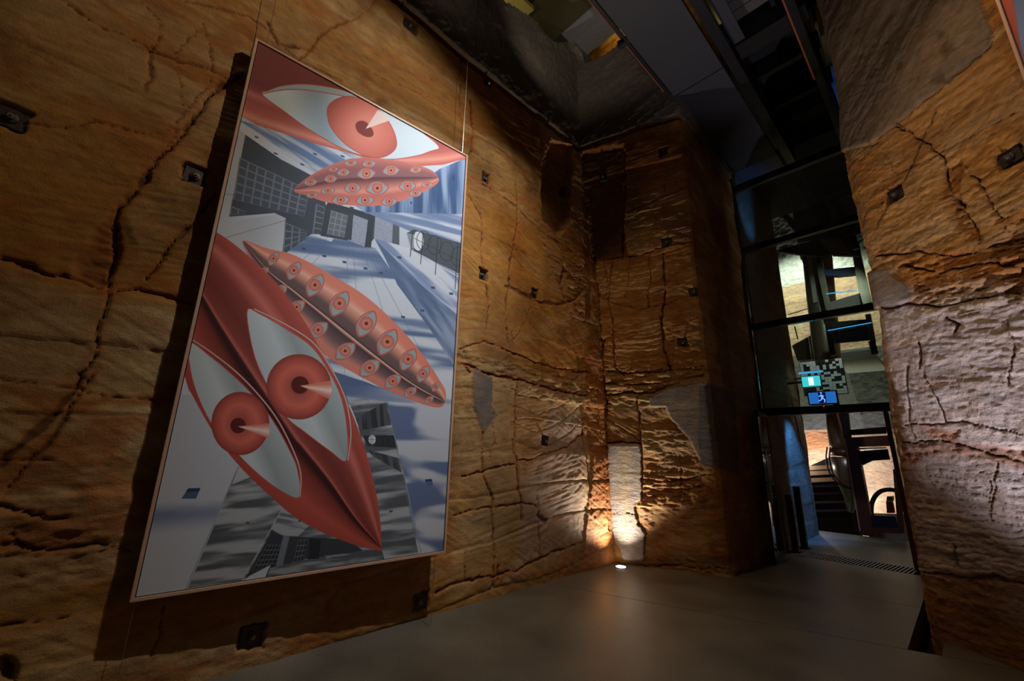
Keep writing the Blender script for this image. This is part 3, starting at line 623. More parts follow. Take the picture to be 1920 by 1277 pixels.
# local frame: x along painting to the right, y into the wall, z up
PA.rotation_euler = (0, 0, math.atan2(PD[1], PD[0]))
def painting_image():
    K = 2.0; U0, V0, U1, V1 = 228, 55, 892, 1140; Wd, Hd = int((U1-U0)*K), int((V1-V0)*K)
    gx = (np.arange(Wd)+.5)/K+U0; gy = (np.arange(Hd)+.5)/K+V0; X, Y = np.meshgrid(gx, gy)
    B = np.zeros((Hd, Wd, 3)); q = .3445
    z1 = lambda P: [(240+q*x, 40+q*y) for x, y in P]; z2 = lambda P: [(240+q*x, 420+q*y) for x, y in P]; z3 = lambda P: [(220+q*x, 740+q*y) for x, y in P]
    def bb(P, pad=2):
        P = np.array(P); i0, i1 = np.clip([(P[:, 0].min()-pad-U0)*K, (P[:, 0].max()+pad-U0)*K], 0, Wd).astype(int); j0, j1 = np.clip([(P[:, 1].min()-pad-V0)*K, (P[:, 1].max()+pad-V0)*K], 0, Hd).astype(int)
        return slice(j0, j1), slice(i0, i1)
    def fill(P, col, a=1):
        b = bb(P); x, y = X[b], Y[b]
        if x.size == 0: return
        m_ = np.zeros(x.shape)
        for ox, oy in ((-.12, -.12), (.12, -.12), (-.12, .12), (.12, .12)): m_ += inside(x+ox, y+oy, P)
        m_ = (m_/4*a)[..., None]; c = col(x, y) if callable(col) else np.array(col)/255.
        B[b] = B[b]*(1-m_)+c*m_
    def line(P, w, col, a=1):
        b = bb(P, w+1); x, y = X[b], Y[b]
        if x.size == 0: return
        d = np.full(x.shape, 99.)
        for p, r in zip(P, P[1:]): d = np.minimum(d, seg_dist(x, y, p, r))
        m_ = (np.clip((w/2-d)*2+.5, 0, 1)*a)[..., None]; B[b] = B[b]*(1-m_)+np.array(col)/255.*m_
    def dist(x, y, P):
        d = np.full(x.shape, 999.)
        for p, r in zip(P, P[1:]): d = np.minimum(d, seg_dist(x, y, p, r))
        return d
    mix = lambda a, b, t: np.array(a)/255.*(1-t[..., None])+np.array(b)/255.*t[..., None]
    def ramp(t, stops):
        xs = [s_[0] for s_ in stops]; return np.stack([np.interp(t, xs, [s_[1][k]/255. for s_ in stops]) for k in range(3)], -1)
    def streak(ang, sx, sy, lo, hi, c1, c2, seed):
        ca, sa = math.cos(ang), math.sin(ang)
        return lambda x, y: mix(c1, c2, sm(lo-.08, hi+.10, fbm((x*ca+y*sa)/sx*.62+.25*vn(x/60, y/40, seed+5), (-x*sa+y*ca)/sy*1.0, 3, seed, .42)))
    WH = (214, 220, 232); BL = (96, 118, 158)
    B[:] = mix(WH, (196, 202, 218), vn(X/200, Y/120, 5))
    # central tower field with blue cloud shadows
    fill(z2([(860, 150), (1000, 55), (1110, 95), (1130, 60), (1350, 130), (1800, 780), (1800, 1300), (1100, 1300), (1060, 690), (900, 430), (640, 100)]), streak(.12, 85, 17, .47, .62, WH, BL, 11))
    fill(z2([(1050, 780), (1300, 860), (1640, 1000), (1780, 1000), (1780, 1100), (1500, 1100), (1150, 960)]), streak(.1, 120, 30, .3, .6, (190, 198, 215), (88, 108, 150), 12))
    # upper streaked wall
    fill(z1([(600, 530), (1300, 740), (1150, 800), (1000, 832), (820, 740), (640, 612), (590, 570)]), streak(.55, 70, 9, .42, .6, WH, (110, 135, 178), 13))
    fill(z1([(560, 560), (640, 610), (545, 1090), (840, 1040), (860, 1070), (830, 1300), (380, 1300)]), lambda x, y: mix((188, 192, 200), (206, 208, 212), vn(x/60, y/60, 3)))
    # dark light-well with coffers
    fill(z1([(640, 612), (830, 745), (1000, 835), (1060, 900), (1080, 1000), (1480, 1110), (1480, 1215), (1350, 1170), (1300, 1230), (1130, 1160), (1000, 1155), (840, 1275), (860, 1068), (800, 1040), (550, 1060)]), (78, 85, 97))
    def quadgrid(Q, nx, ny, cell, gap=.16, hi=None):
        Q = [np.array(p) for p in Q]
        f = lambda a, b: (Q[0]*(1-a)+Q[1]*a)*(1-b)+(Q[3]*(1-a)+Q[2]*a)*b
        fill([tuple(p) for p in Q], hi or (122, 132, 146))
        for i in range(nx):
            for j in range(ny):
                a0, a1, b0, b1 = (i+gap)/nx, (i+1-gap*.3)/nx, (j+gap)/ny, (j+1-gap*.3)/ny
                fill([tuple(f(a0, b0)), tuple(f(a1, b0)), tuple(f(a1, b1)), tuple(f(a0, b1))], cell)
    quadgrid(z1([(608, 735), (990, 915), (962, 1060), (572, 965)]), 8, 5, (88, 95, 106))
    quadgrid(z1([(560, 1000), (640, 1030), (640, 1045), (552, 1052)]), 2, 1, (88, 95, 106))
    quadgrid(z1([(855, 1090), (975, 1140), (970, 1180), (845, 1270)]), 3, 4, (84, 90, 100))
    quadgrid(z1([(1025, 990), (1075, 1010), (1055, 1160), (1005, 1150)]), 1, 5, (84, 90, 100))
    fill(z1([(1080, 1000), (1230, 1050), (1195, 1190), (1050, 1165)]), (70, 78, 90))
    quadgrid(z1([(1108, 1025), (1200, 1055), (1180, 1175), (1085, 1155)]), 3, 4, (112, 118, 128), .12, (150, 156, 165))
    fill(z1([(1230, 1050), (1310, 1080), (1290, 1225), (1200, 1190)]), lambda x, y: mix((150, 158, 178), (168, 175, 192), vn(x/2, y/2, 9)))
    fill(z1([(1350, 1045), (1450, 1090), (1450, 1215), (1340, 1175)]), lambda x, y: mix((150, 158, 178), (168, 175, 192), vn(x/2, y/2, 9)))
    fill(z1([(1210, 1005), (1232, 1010), (1218, 1190), (1185, 1180)]), (72, 80, 92)); fill(z1([(1312, 1050), (1345, 1052), (1325, 1230), (1292, 1225)]), (66, 74, 84))
    fill(z1([(1080, 1000), (1090, 980), (1350, 1050), (1345, 1085)]), (66, 74, 84)); fill(z1([(1445, 1100), (1480, 1108), (1478, 1215), (1440, 1205)]), (96, 102, 112))
    # right blue wall, pale ledges, gate of rings
    fill(z1([(1230, 990), (1500, 950), (1700, 800), (1870, 730), (1850, 1048), (1300, 1045)]), streak(1.55, 60, 9, .35, .62, (150, 172, 205), (62, 90, 135), 14))
    fill(z1([(1290, 1035), (1850, 1048), (1830, 1235), (1540, 1140)]), streak(.25, 70, 8, .42, .62, WH, (120, 140, 180), 15))
    fill(z1([(1520, 1150), (1560, 1130), (1835, 1210), (1820, 1380), (1545, 1240)]), (88, 94, 104))
    fill(z1([(1520, 1150), (1565, 1160), (1560, 1260), (1545, 1240)]), (146, 152, 162))
    fill(spline(z1([(1565, 1150), (1600, 1150), (1612, 1200), (1590, 1245), (1560, 1225)]), 6, True), (225, 230, 235))
    fill(z2([(1345, 75), (1530, 130), (1820, 300), (1800, 490), (1600, 330), (1410, 180)]), streak(.7, 60, 9, .42, .6, WH, (130, 148, 188), 16))
    fill(z2([(1345, 78), (1400, 180), (1470, 330), (1640, 560), (1790, 790), (1805, 500), (1600, 330)]), streak(.9, 50, 10, .35, .65, (150, 166, 196), (92, 112, 150), 17))
    for cx_, cy_ in ((1612, 1190), (1672, 1215), (1738, 1250), (1800, 1280)):
        t = np.linspace(0, 2*math.pi, 20); line(z1([(cx_+38*math.cos(a), cy_+52*math.sin(a)) for a in t]), 1.0, (58, 62, 66))
    for x_ in (1553, 1610, 1690, 1798): line(z2([(x_, 30+(x_-1553)*.28), (x_-14, 175+(x_-1553)*.72)]), 1.3, (60, 64, 66))
    line(z2([(1560, 75), (1830, 210)]), .8, (58, 62, 66)); line(z2([(1545, 130), (1825, 290)]), .8, (58, 62, 66))
    for x_, y_ in ((700, 625), (1020, 718), (805, 715), (950, 775), (1170, 730)): fill(z1([(x_-12, y_-8), (x_+10, y_), (x_+12, y_+8), (x_-8, y_+2)]), (60, 75, 110))
    fill(z1([(1770, 835), (1782, 832), (1780, 865), (1768, 867)]), (50, 75, 120)); fill(z1([(1540, 978), (1548, 978), (1548, 992), (1540, 992)]), (50, 75, 120))
    for x_, y_ in ((958, 132), (1070, 172), (1180, 205), (1295, 240), (1378, 265), (1500, 505), (1605, 470), (1663, 345), (1762, 378), (1480, 180)): fill(z2([(x_-12, y_-7), (x_+10, y_-5), (x_+12, y_+7), (x_-8, y_+5)]), (70, 85, 118))
    for P in ([(1100, 60), (950, 195)], [(1140, 70), (1000, 220)], [(1200, 90), (1180, 860)], [(1225, 95), (1290, 960)], [(1270, 100), (1390, 470)], [(1300, 130), (1600, 700)]): line(z2(P), .7, (110, 120, 140), .8)
    for P in ([(515, 935), (960, 975)], [(520, 1178), (860, 1080)], [(740, 570), (1030, 815)]): line(z1(P), .8, (90, 98, 110), .8)
    # lower reflections
    fill(z3([(60, 0), (420, 0), (660, 390), (372, 1062), (60, 1120)]), lambda x, y: mix((196, 200, 212), (104, 120, 158), sm(955, 990, y+.05*x+4*(vn(x/20, y/6, 4)-.5))*(1-sm(990, 1045, y+.12*x))))
    line(z3([(660, 392), (372, 1062)]), 2.2, (150, 158, 175)); line(z3([(668, 392), (382, 1062)]), .8, (90, 95, 100))
    fill(z3([(660, 395), (750, 440), (905, 610), (800, 800), (680, 1015), (385, 1058)]), streak(-.12, 55, 12, .38, .6, (176, 180, 186), (88, 92, 98), 21))
    fill(z3([(660, 395), (750, 440), (625, 490)]), (190, 192, 196))
    fill(z3([(905, 610), (1250, 760), (1440, 838), (1465, 906), (675, 1018)]), streak(-.1, 40, 6, .40, .56, (160, 165, 172), (96, 100, 106), 22))
    fill(z3([(905, 610), (1000, 655), (1060, 700), (970, 790), (880, 760), (840, 735)]), streak(.2, 30, 6, .42, .6, (170, 175, 182), (110, 115, 124), 23))
    fill(z3([(845, 740), (900, 770), (1250, 790), (1340, 850), (1180, 880), (980, 900), (820, 1000), (700, 1000)]), (62, 66, 74))
    quadgrid(z3([(815, 820), (905, 822), (850, 945), (740, 958)]), 5, 5, (46, 50, 56), .16, (104, 110, 118))
    quadgrid(z3([(985, 795), (1040, 790), (1015, 905), (960, 915)]), 3, 4, (52, 56, 62), .16, (104, 110, 118))
    fill(z3([(905, 770), (940, 775), (900, 940), (860, 955)]), (120, 126, 138)); fill(z3([(1050, 785), (1110, 790), (1100, 895), (1040, 900)]), (44, 48, 54))
    fill(z3([(1130, 880), (1440, 845), (1465, 905), (1180, 945)]), streak(-.1, 30, 5, .4, .55, (142, 148, 158), (86, 90, 98), 24))
    fill(z3([(720, 990), (835, 930), (805, 1000), (690, 1015)]), (196, 202, 210)); fill(z3([(835, 945), (1010, 905), (1300, 890), (1180, 945), (810, 1000)]), streak(-.1, 30, 5, .4, .6, (150, 156, 164), (90, 95, 102), 25))
    line(z3([(905, 612), (680, 1015)]), 1.3, (190, 195, 200))
    fill(z3([(1250, 10), (1470, 38), (1560, 420), (1645, 880), (1460, 905), (1440, 838), (1400, 480), (1300, 130)]), streak(-.12, 45, 10, .38, .6, (178, 182, 190), (90, 94, 102), 26))
    fill(z3([(1300, 130), (1460, 42), (1495, 165), (1325, 195)]), streak(1.5, 40, 6, .4, .6, (88, 92, 98), (54, 57, 62), 27))
    fill(z3([(1340, 222), (1510, 220), (1525, 290), (1360, 280)]), (56, 59, 64))
    fill(z3([(1360, 300), (1530, 345), (1550, 425), (1400, 340)]), streak(1.3, 30, 5, .4, .6, (96, 100, 106), (62, 65, 70), 28))
    t = np.linspace(0, 2*math.pi, 16); fill(z3([(1390+20*math.cos(a), 245+26*math.sin(a)) for a in t]), (220, 224, 228))
    for dx in (-8, 4): line(z3([(1390+dx, 222), (1390+dx, 268)]), .6, (70, 74, 80))
    line(z3([(1370, 244), (1510, 250)]), .6, (60, 64, 70))
    for cx_ in (1430, 1462, 1492): line(z3([(cx_+16*math.cos(a), 255+28*math.sin(a)) for a in t]), .6, (30, 33, 36))
    fill(z3([(1470, 38), (1850, 60), (1800, 880), (1645, 882), (1560, 420)]), lambda x, y: mix((200, 204, 216), (98, 116, 158), sm(.52, .66, fbm(x/95, (y-.05*x)/32, 2, 29)+.22*np.exp(-((y-945)/40.)**2))))
    line(z3([(1472, 38), (1645, 882)]), 1.0, (120, 135, 128)); line(z3([(1560, 420), (1660, 880)]), 2, (150, 160, 178))
    line(z3([(1365, 0), (1405, 470)]), .6, (120, 125, 130), .8)
    fill(z3([(385, 512), (452, 510), (428, 568), (348, 568)]), (70, 98, 138)); fill(z3([(385, 512), (452, 510), (445, 528), (372, 532)]), (40, 64, 104))
    fill(z3([(1678, 462), (1715, 460), (1724, 496), (1686, 498)]), (84, 108, 148)); fill(z3([(1678, 462), (1715, 460), (1718, 472), (1682, 474)]), (44, 64, 104))
    for x_, y_ in ((710, 700), (1492, 637), (1318, 65), (995, 690)): fill(z3([(x_-14, y_+5), (x_-4, y_-6), (x_+14, y_-5), (x_+6, y_+5)]), (80, 88, 104))
    # ---- leaf shapes
    def leaf(outline, crease, up_st, lo_st):
        O = spline(outline, 10, True); Cr = spline(crease, 10)
        b = bb(O); x, y = X[b], Y[b]
        mk = inside(x, y, O); d1 = dist(x, y, Cr); d2 = dist(x, y, list(O)+[O[0]]); t_ = d1/(d1+d2+1e-6)
        ext = [tuple(Cr[0]+(Cr[0]-Cr[3])*30)]+[tuple(p) for p in Cr]+[tuple(Cr[-1]+(Cr[-1]-Cr[-4])*30)]
        above = y < np.interp(x, [p[0] for p in ext], [p[1] for p in ext])
        c = np.where(above[..., None], ramp(t_, up_st), ramp(t_, lo_st)); B[b] = np.where(mk[..., None], c, B[b])
        return O, Cr
    def small_eye(cx_, cy_, r, ang, flip=1):
        ca, sa = math.cos(ang), math.sin(ang); f = lambda P: [(cx_+r*(x*ca-y*sa*flip), cy_+r*(x*sa+y*ca*flip)) for x, y in P]
        al = spline(f([(-1.35, .12), (-.75, -.62), (.1, -.78), (.85, -.5), (1.3, .0), (.7, .62), (-.1, .78), (-.8, .6)]), 5, True)
        fill(al, (206, 84, 66)); al = spline(f([(-1.2, .1), (-.7, -.52), (.1, -.68), (.8, -.42), (1.15, 0), (.65, .53), (-.1, .68), (-.72, .5)]), 5, True)
        fill(al, (160, 172, 176)); t = np.linspace(0, 2*math.pi, 18)
        if r > 6: line(spline(f([(-1.2, .02), (-.6, -.42), (.2, -.55), (1., -.2)]), 4), max(.6, r*.06), (206, 84, 66))
        fill([(cx_+r*.60*math.cos(a), cy_+r*.60*math.sin(a)) for a in t], (190, 82, 66))
        fill([(cx_+r*.56*math.cos(a), cy_+r*.56*math.sin(a)) for a in t], lambda x, y: mix((232, 150, 126), (206, 104, 84), sm(0, 1, (np.hypot(x-cx_, y-cy_)/(r*.56)))))
        fill([(cx_+r*.17*math.cos(a), cy_+r*.17*math.sin(a)) for a in t], (120, 40, 30))
    # top lid with the great eye
    lid = z1([(600, 500), (660, 30), (1900, 740), (1800, 755), (1720, 778), (1600, 785), (1500, 778), (1300, 740), (1000, 655), (800, 590), (700, 558)])
    low = spline(z1([(560, 500), (700, 558), (800, 590), (1000, 655), (1300, 740), (1500, 778), (1720, 770), (1900, 735)]), 8)
    def lidc(x, y):
        d = dist(x, y, low); c = ramp(np.clip(d/70, 0, 1), [(0, (205, 96, 84)), (.13, (236, 150, 130)), (.3, (200, 98, 86)), (.55, (176, 82, 78)), (.72, (205, 108, 102)), (.85, (150, 72, 74)), (1, (132, 58, 58))])
        return c
    fill(spline(lid, 1, True), lidc)
    eye = spline(z1([(733, 395), (765, 372), (850, 345), (980, 338), (1150, 366), (1320, 430), (1480, 520), (1620, 612), (1697, 682), (1650, 704), (1560, 732), (1400, 747), (1200, 702), (1000, 592), (860, 492)]), 8, True)
    fill(eye, lambda x, y: mix((214, 226, 234), (158, 176, 192), sm(40, 0, np.minimum(np.abs(x-y*.2-560), 60)*.6)))
    fill(spline(z1([(745, 385), (850, 348), (980, 340), (1150, 372), (1300, 425), (1180, 402), (1000, 375), (860, 368)]), 6, True), (158, 184, 196))
    line(spline(z1([(735, 388), (850, 368), (960, 368), (1100, 388), (1200, 408)]), 6), 1.8, (196, 84, 70))
    line(list(eye)+[eye[0]], 1.6, (196, 78, 62))
    iris = spline(z1([(1085, 490), (1100, 445), (1150, 412), (1220, 405), (1320, 440), (1410, 525), (1460, 625), (1455, 695), (1380, 738), (1280, 722), (1180, 660), (1105, 570)]), 6, True)
    c0 = z1([(1288, 582)])[0]
    fill(iris, lambda x, y: ramp(np.hypot(x-c0[0], y-c0[1])/75, [(0, (238, 130, 105)), (.3, (236, 134, 112)), (.7, (214, 106, 88)), (1, (184, 82, 70))]))
    line(list(iris)+[iris[0]], 1.2, (190, 74, 60))
    fill(spline(z1([(1240, 560), (1262, 538), (1300, 545), (1335, 590), (1335, 620), (1300, 625), (1255, 600)]), 6, True), (140, 58, 50))
    fill(z1([(1295, 582), (1362, 478), (1400, 500), (1424, 537)]), lambda x, y: mix((246, 214, 204), (226, 150, 132), sm(0, 1, (x+y-940)/40*.5)))
    # leaf 2
    _, cr = leaf(z1([(905, 915), (1000, 832), (1150, 762), (1300, 738), (1500, 760), (1640, 800), (1692, 845), (1685, 880), (1600, 932), (1450, 985), (1300, 1003), (1100, 985), (980, 945)]),
         z1([(905, 912), (1100, 868), (1300, 855), (1500, 850), (1692, 848)]),
         [(0, (100, 60, 66)), (.12, (150, 100, 104)), (.5, (156, 98, 100)), (.85, (196, 110, 100)), (1, (216, 120, 104))],
         [(0, (110, 68, 72)), (.2, (176, 106, 98)), (.45, (236, 148, 130)), (.65, (204, 110, 96)), (1, (226, 122, 102))])
    for x_, y_, r_ in ((1215, 765, 32), (1315, 770, 34), (1120, 800, 24), (1175, 818, 32), (1300, 825, 46), (1435, 808, 42), (1570, 803, 30), (1105, 853, 32), (995, 870, 34), (1090, 918, 36), (1225, 905, 42), (1360, 905, 56), (1525, 893, 42), (1632, 885, 28), (1005, 940, 30), (1160, 968, 44), (1293, 970, 46), (1425, 977, 40), (1568, 932, 32)):
        p = z1([(x_, y_)])[0]; small_eye(p[0], p[1], r_*q*.86, -.05)
    # leaf 3
    leaf(z2([(628, 88), (760, 130), (900, 165), (1080, 258), (1280, 380), (1450, 530), (1600, 700), (1700, 850), (1732, 910), (1730, 970), (1700, 998), (1620, 985), (1450, 920), (1250, 820), (1060, 700), (960, 560), (800, 400), (720, 270), (660, 180)]),
         z2([(628, 88), (760, 245), (900, 355), (1150, 555), (1350, 715), (1550, 865), (1730, 968)]),
         [(0, (66, 52, 58)), (.08, (110, 84, 84)), (.25, (112, 88, 86)), (.42, (200, 130, 110)), (.6, (246, 176, 150)), (.75, (232, 130, 104)), (1, (226, 124, 100))],
         [(0, (240, 180, 156)), (.06, (216, 150, 130)), (.12, (80, 62, 68)), (.45, (120, 92, 92)), (.75, (214, 128, 108)), (1, (222, 118, 96))])
    for x_, y_, r_ in ((793, 185, 32), (905, 250, 42), (1020, 330, 52), (1153, 430, 58), (1300, 540, 60), (1415, 640, 60), (1528, 735, 50), (1610, 815, 38), (1677, 885, 22)):
        p = z2([(x_, y_)])[0]; small_eye(p[0], p[1], r_*q*1.05, -.95)
    for x_, y_, r_ in ((740, 255, 26), (830, 360, 36), (920, 450, 42), (1037, 575, 50), (1185, 690, 52), (1318, 782, 52), (1445, 855, 42), (1540, 915, 32), (1643, 957, 22)):
        p = z2([(x_, y_)])[0]; small_eye(p[0], p[1], r_*q*1.0, -.6)
    # leaf 4, the largest
    O4 = z2([(300, -40), (470, 35), (620, 140), (800, 310), (950, 510), (1060, 700), (1150, 880), (1230, 1050), (1300, 1250)])+z3([(1400, 480), (1430, 650), (1441, 838), (1400, 843), (1250, 805), (1000, 690), (800, 522), (650, 372), (520, 200), (395, -20)])+z2([(330, 900), (250, 600), (230, 300)])
    leaf(O4, z2([(250, 120), (395, 375), (500, 555), (640, 775), (760, 955), (900, 1165)])+z3([(1000, 285), (1150, 468), (1300, 680), (1441, 836)]),
         [(0, (70, 26, 24)), (.04, (204, 96, 82)), (.10, (150, 58, 48)), (.25, (128, 46, 38)), (.5, (150, 56, 46)), (.68, (214, 108, 92)), (.82, (170, 66, 52)), (1, (190, 76, 58))],
         [(0, (70, 26, 24)), (.06, (58, 20, 20)), (.2, (130, 44, 34)), (.6, (190, 70, 50)), (1, (176, 60, 44))])
    def big_eye(al, ic, rx, ry, pc, pr_, cone, g0):
        A = spline(al, 8, True); fill(A, lambda x, y: ramp(np.clip((x-g0[0])*.55-(y-g0[1])*.25+30, 0, 90)/90, [(0, (190, 200, 206)), (.35, (204, 214, 220)), (.55, (160, 170, 174)), (1, (196, 206, 212))]))
        line(list(A)+[A[0]], 1.6, (204, 62, 42))
        t = np.linspace(0, 2*math.pi, 40); I = [(ic[0]+rx*math.cos(a), ic[1]+ry*math.sin(a)) for a in t]
        fill(I, lambda x, y: ramp(np.hypot((x-ic[0])/rx, (y-ic[1])/ry), [(0, (150, 52, 42)), (.35, (196, 84, 68)), (.6, (222, 98, 74)), (.85, (186, 72, 56)), (1, (150, 52, 42))]))
        fill([(pc[0]+pr_*math.cos(a), pc[1]+pr_*math.sin(a)) for a in t], (96, 26, 20))
        n0 = cone[0]; fill(cone, lambda x, y: mix((252, 222, 210), (224, 120, 96), np.clip(np.abs((y-n0[1])/(np.abs(x-n0[0])+1)-.16)*4.5, 0, 1)))
    big_eye(z2([(650, 468), (720, 488), (850, 562), (1000, 665), (1095, 800), (1165, 950), (1197, 1130), (1190, 1290), (1100, 1235), (960, 1130), (850, 1035), (725, 810), (672, 650)]), z2([(932, 886)])[0], 61, 61.5, z2([(938, 876)])[0], 16.5, z2([(938, 880), (1105, 852), (1114, 900), (1096, 952)]), z2([(900, 860)])[0])
    big_eye(z2([(332, 645), (450, 720), (580, 830), (700, 952), (800, 1085), (885, 1240)])+z3([(985, 420), (990, 562), (860, 505), (720, 390), (600, 262), (520, 172)])+z2([(385, 950), (340, 800)]), z2([(612, 1086)])[0], 54.5, 59.5, z2([(600, 1098)])[0], 14.5, z2([(598, 1102), (768, 1084), (772, 1130), (768, 1168)]), z2([(560, 1050)])[0])
    for P in (z2([(690, 462), (850, 540), (1010, 645), (1110, 790), (1185, 950), (1216, 1130), (1200, 1285)]), z2([(340, 622), (450, 695), (590, 805), (712, 930), (815, 1065), (900, 1230)])+z3([(1000, 430), (996, 556)])):
        S_ = spline(P, 8); line(S_, 3.6, (204, 62, 42)); line(S_, 1.9, (196, 208, 214))
    # resample to the canvas rectangle
    CW_, CH_ = 900, 1750
    aa = np.linspace(A0, A1, CW_); zz_ = np.linspace(Z0, Z1, CH_); AA, ZZ = np.meshgrid(aa, zz_)
    Pw = PO[None, None]+AA[..., None]*PD+ZZ[..., None]*np.array([0, 0, 1.]); dd = Pw-CAM
    w_ = dd@FW; uu = (CX+FPX*(dd@RT)/w_-U0)*K-.5; vv = (CY-FPX*(dd@UP)/w_-V0)*K-.5
    i0 = np.clip(np.floor(uu).astype(int), 0, Wd-2); j0 = np.clip(np.floor(vv).astype(int), 0, Hd-2); fu = np.clip(uu-i0, 0, 1)[..., None]; fv = np.clip(vv-j0, 0, 1)[..., None]
    im = (B[j0, i0]*(1-fu)+B[j0, i0+1]*fu)*(1-fv)+(B[j0+1, i0]*(1-fu)+B[j0+1, i0+1]*fu)*fv
    img = bpy.data.images.new('eye_painting', CW_, CH_); px = np.ones((CH_, CW_, 4), np.float32); px[..., :3] = np.clip(im, 0, 1); img.pixels.foreach_set(px.ravel()); img.pack()
    return img
def canvas_mat(img, name):
    mt = bpy.data.materials.new(name); mt.use_nodes = True; nt = mt.node_tree; b = nt.nodes['Principled BSDF']; N = nt.nodes.new
    uv = N('ShaderNodeUVMap'); uv.uv_map = 'UVMap'; tx = N('ShaderNodeTexImage'); tx.image = img; tx.extension = 'EXTEND'
    nt.links.new(uv.outputs[0], tx.inputs[0]); hs = N('ShaderNodeHueSaturation'); hs.inputs['Value'].default_value = .86; hs.inputs['Saturation'].default_value = .93
    nt.links.new(tx.outputs[0], hs.inputs['Color']); nt.links.new(hs.outputs[0], b.inputs['Base Color'])
    tc = N('ShaderNodeTexCoord'); n = N('ShaderNodeTexNoise'); n.inputs['Scale'].default_value = 500; nt.links.new(tc.outputs['Object'], n.inputs['Vector'])
    bp = N('ShaderNodeBump'); bp.inputs['Strength'].default_value = .08; bp.inputs['Distance'].default_value = .001; nt.links.new(n.outputs['Fac'], bp.inputs['Height']); nt.links.new(bp.outputs[0], b.inputs['Normal'])
    b.inputs['Roughness'].default_value = .75; b.inputs['Specular IOR Level'].default_value = .2; return mt
def make_frame(root, Wd, Hd, face=.022, depth=.075, cm=None):
    d = depth
    for (c, s_) in (((face/2, d/2, Hd/2), (face, d, Hd)), ((Wd-face/2, d/2, Hd/2), (face, d, Hd)), ((Wd/2, d/2, face/2), (Wd-2*face, d, face)), ((Wd/2, d/2, Hd-face/2), (Wd-2*face, d, face))):
        MB().box(c, s_, bev=.002).build('frame_rail', M['timber'], root)
    g_ = .006; me = bpy.data.meshes.new('canvas'); x0, x1, z0, z1_ = face+g_, Wd-face-g_, face+g_, Hd-face-g_
    v = [(x0, .012, z0), (x1, .012, z0), (x1, .012, z1_), (x0, .012, z1_), (x0, .045, z0), (x1, .045, z0), (x1, .045, z1_), (x0, .045, z1_)]
    me.from_pydata(v, [], [(0, 1, 2, 3), (7, 6, 5, 4), (4, 5, 1, 0), (5, 6, 2, 1), (6, 7, 3, 2), (7, 4, 0, 3)]); uvl = me.uv_layers.new(name='UVMap')
    for p in me.polygons:
        for li, vi in zip(p.loop_indices, p.vertices): uvl.data[li].uv = (v[vi][0]/Wd, v[vi][2]/Hd)
    link('canvas', me, cm, root)
    MB().box((Wd/2, .055, Hd/2), (Wd-2*face, .012, Hd-2*face)).build('backing_board', M['black'], root)
# local y must point into the wall: PD rotated +90 deg is (-.9985,.054) = -PN, into the wall
make_frame(PA, PW, PH, cm=canvas_mat(painting_image(), 'painted_canvas'))
def inv_loc(p): d = np.asarray(p)-pp(A0, Z0); return (d@PD, -(d@PN), d[2])
for (x_, z0_, z1_) in ((.09, PH-.02, 7.5), (PW-.06, PH-.02, 7.5)):
    MB().tube([(x_, .04, z0_), (x_, .04, z1_)], .0022, 6).build('suspension_wire', M['wire'], PA)
for x_ in (.03, PW-.09): MB().tube([(x_, .05, .01), (x_, .05, -Z0+.02)], .0022, 6).build('tie_down_wire', M['wire'], PA)
# second painting on the right wall, only its lower left edge in view
R2 = empty('framed_painting', tuple(RA+RD*1.86+RN*.16+np.array([0, 0, 3.95])), math.atan2(RD[1], RD[0]))
tag(R2, 'second large timber framed painting with red and blue shapes, high on the right rock wall', 'painting')
def art2():
    Wd, Hd = 300, 500; x, y = np.meshgrid(np.linspace(0, 2.4, Wd), np.linspace(0, 4.0, Hd)); n = fbm(x*1.3, y*1.3, 3, 300)
    base = np.array([.35, .44, .62])+(n[..., None]-.5)*.5; k = sm(.1, .16, .8-np.hypot((x-.62)/.55, (y-1.75)/1.1)*.8)
    im = base*(1-k[..., None])+(np.array([.72, .26, .20])*(.7+.6*fbm(x*3, y*1.5, 3, 301))[..., None])*k[..., None]
    k2 = 1-sm(.045, .06, x+.04*np.sin(y*3)); im = im*(1-k2[..., None])+np.array([.7, .3, .22])*k2[..., None]
    img = bpy.data.images.new('second_painting', Wd, Hd); p = np.ones((Hd, Wd, 4), np.float32); p[..., :3] = np.clip(im, 0, 1); img.pixels.foreach_set(p.ravel()); img.pack(); return img
# local x runs along the wall, local y must point into the wall (-RN)
make_frame(R2, 2.4, 4.0, cm=canvas_mat(art2(), 'second_canvas'))
# ------------------------------------------------------------------ rock anchors
def anchor(P, N, r, label, grp):
    t = empty('rock_anchor', tuple(P)); N = Vector(N).normalized(); z = Vector((0, 0, 1)); xax = z.cross(N).normalized(); up = N.cross(xax)
    Rm = Matrix((xax, up, N)).transposed().to_4x4(); t.matrix_world = Matrix.Translation(Vector(P)) @ Rm
    tag(t, label, 'anchor', 'steel rock anchors bolted into the sandstone')
    MB().box((0, 0, .008), (r*1.7, r*1.55, .014), Matrix.Rotation(random.uniform(-.15, .15), 3, 'Z'), .002).build('plate', M['steel'], t)
    MB().lathe([(r*.42, .014), (r*.40, .026), (r*.2, .030)], n=16).build('washer', M['steel'], t)
    MB().lathe([(r*.22, .02), (r*.22, .045), (r*.19, .050)], n=6).build('nut', M['bolt'], t)
    MB().lathe([(r*.09, .02), (r*.09, .07)], n=10).build('bolt_shank', M['bolt'], t)
random.seed(4)
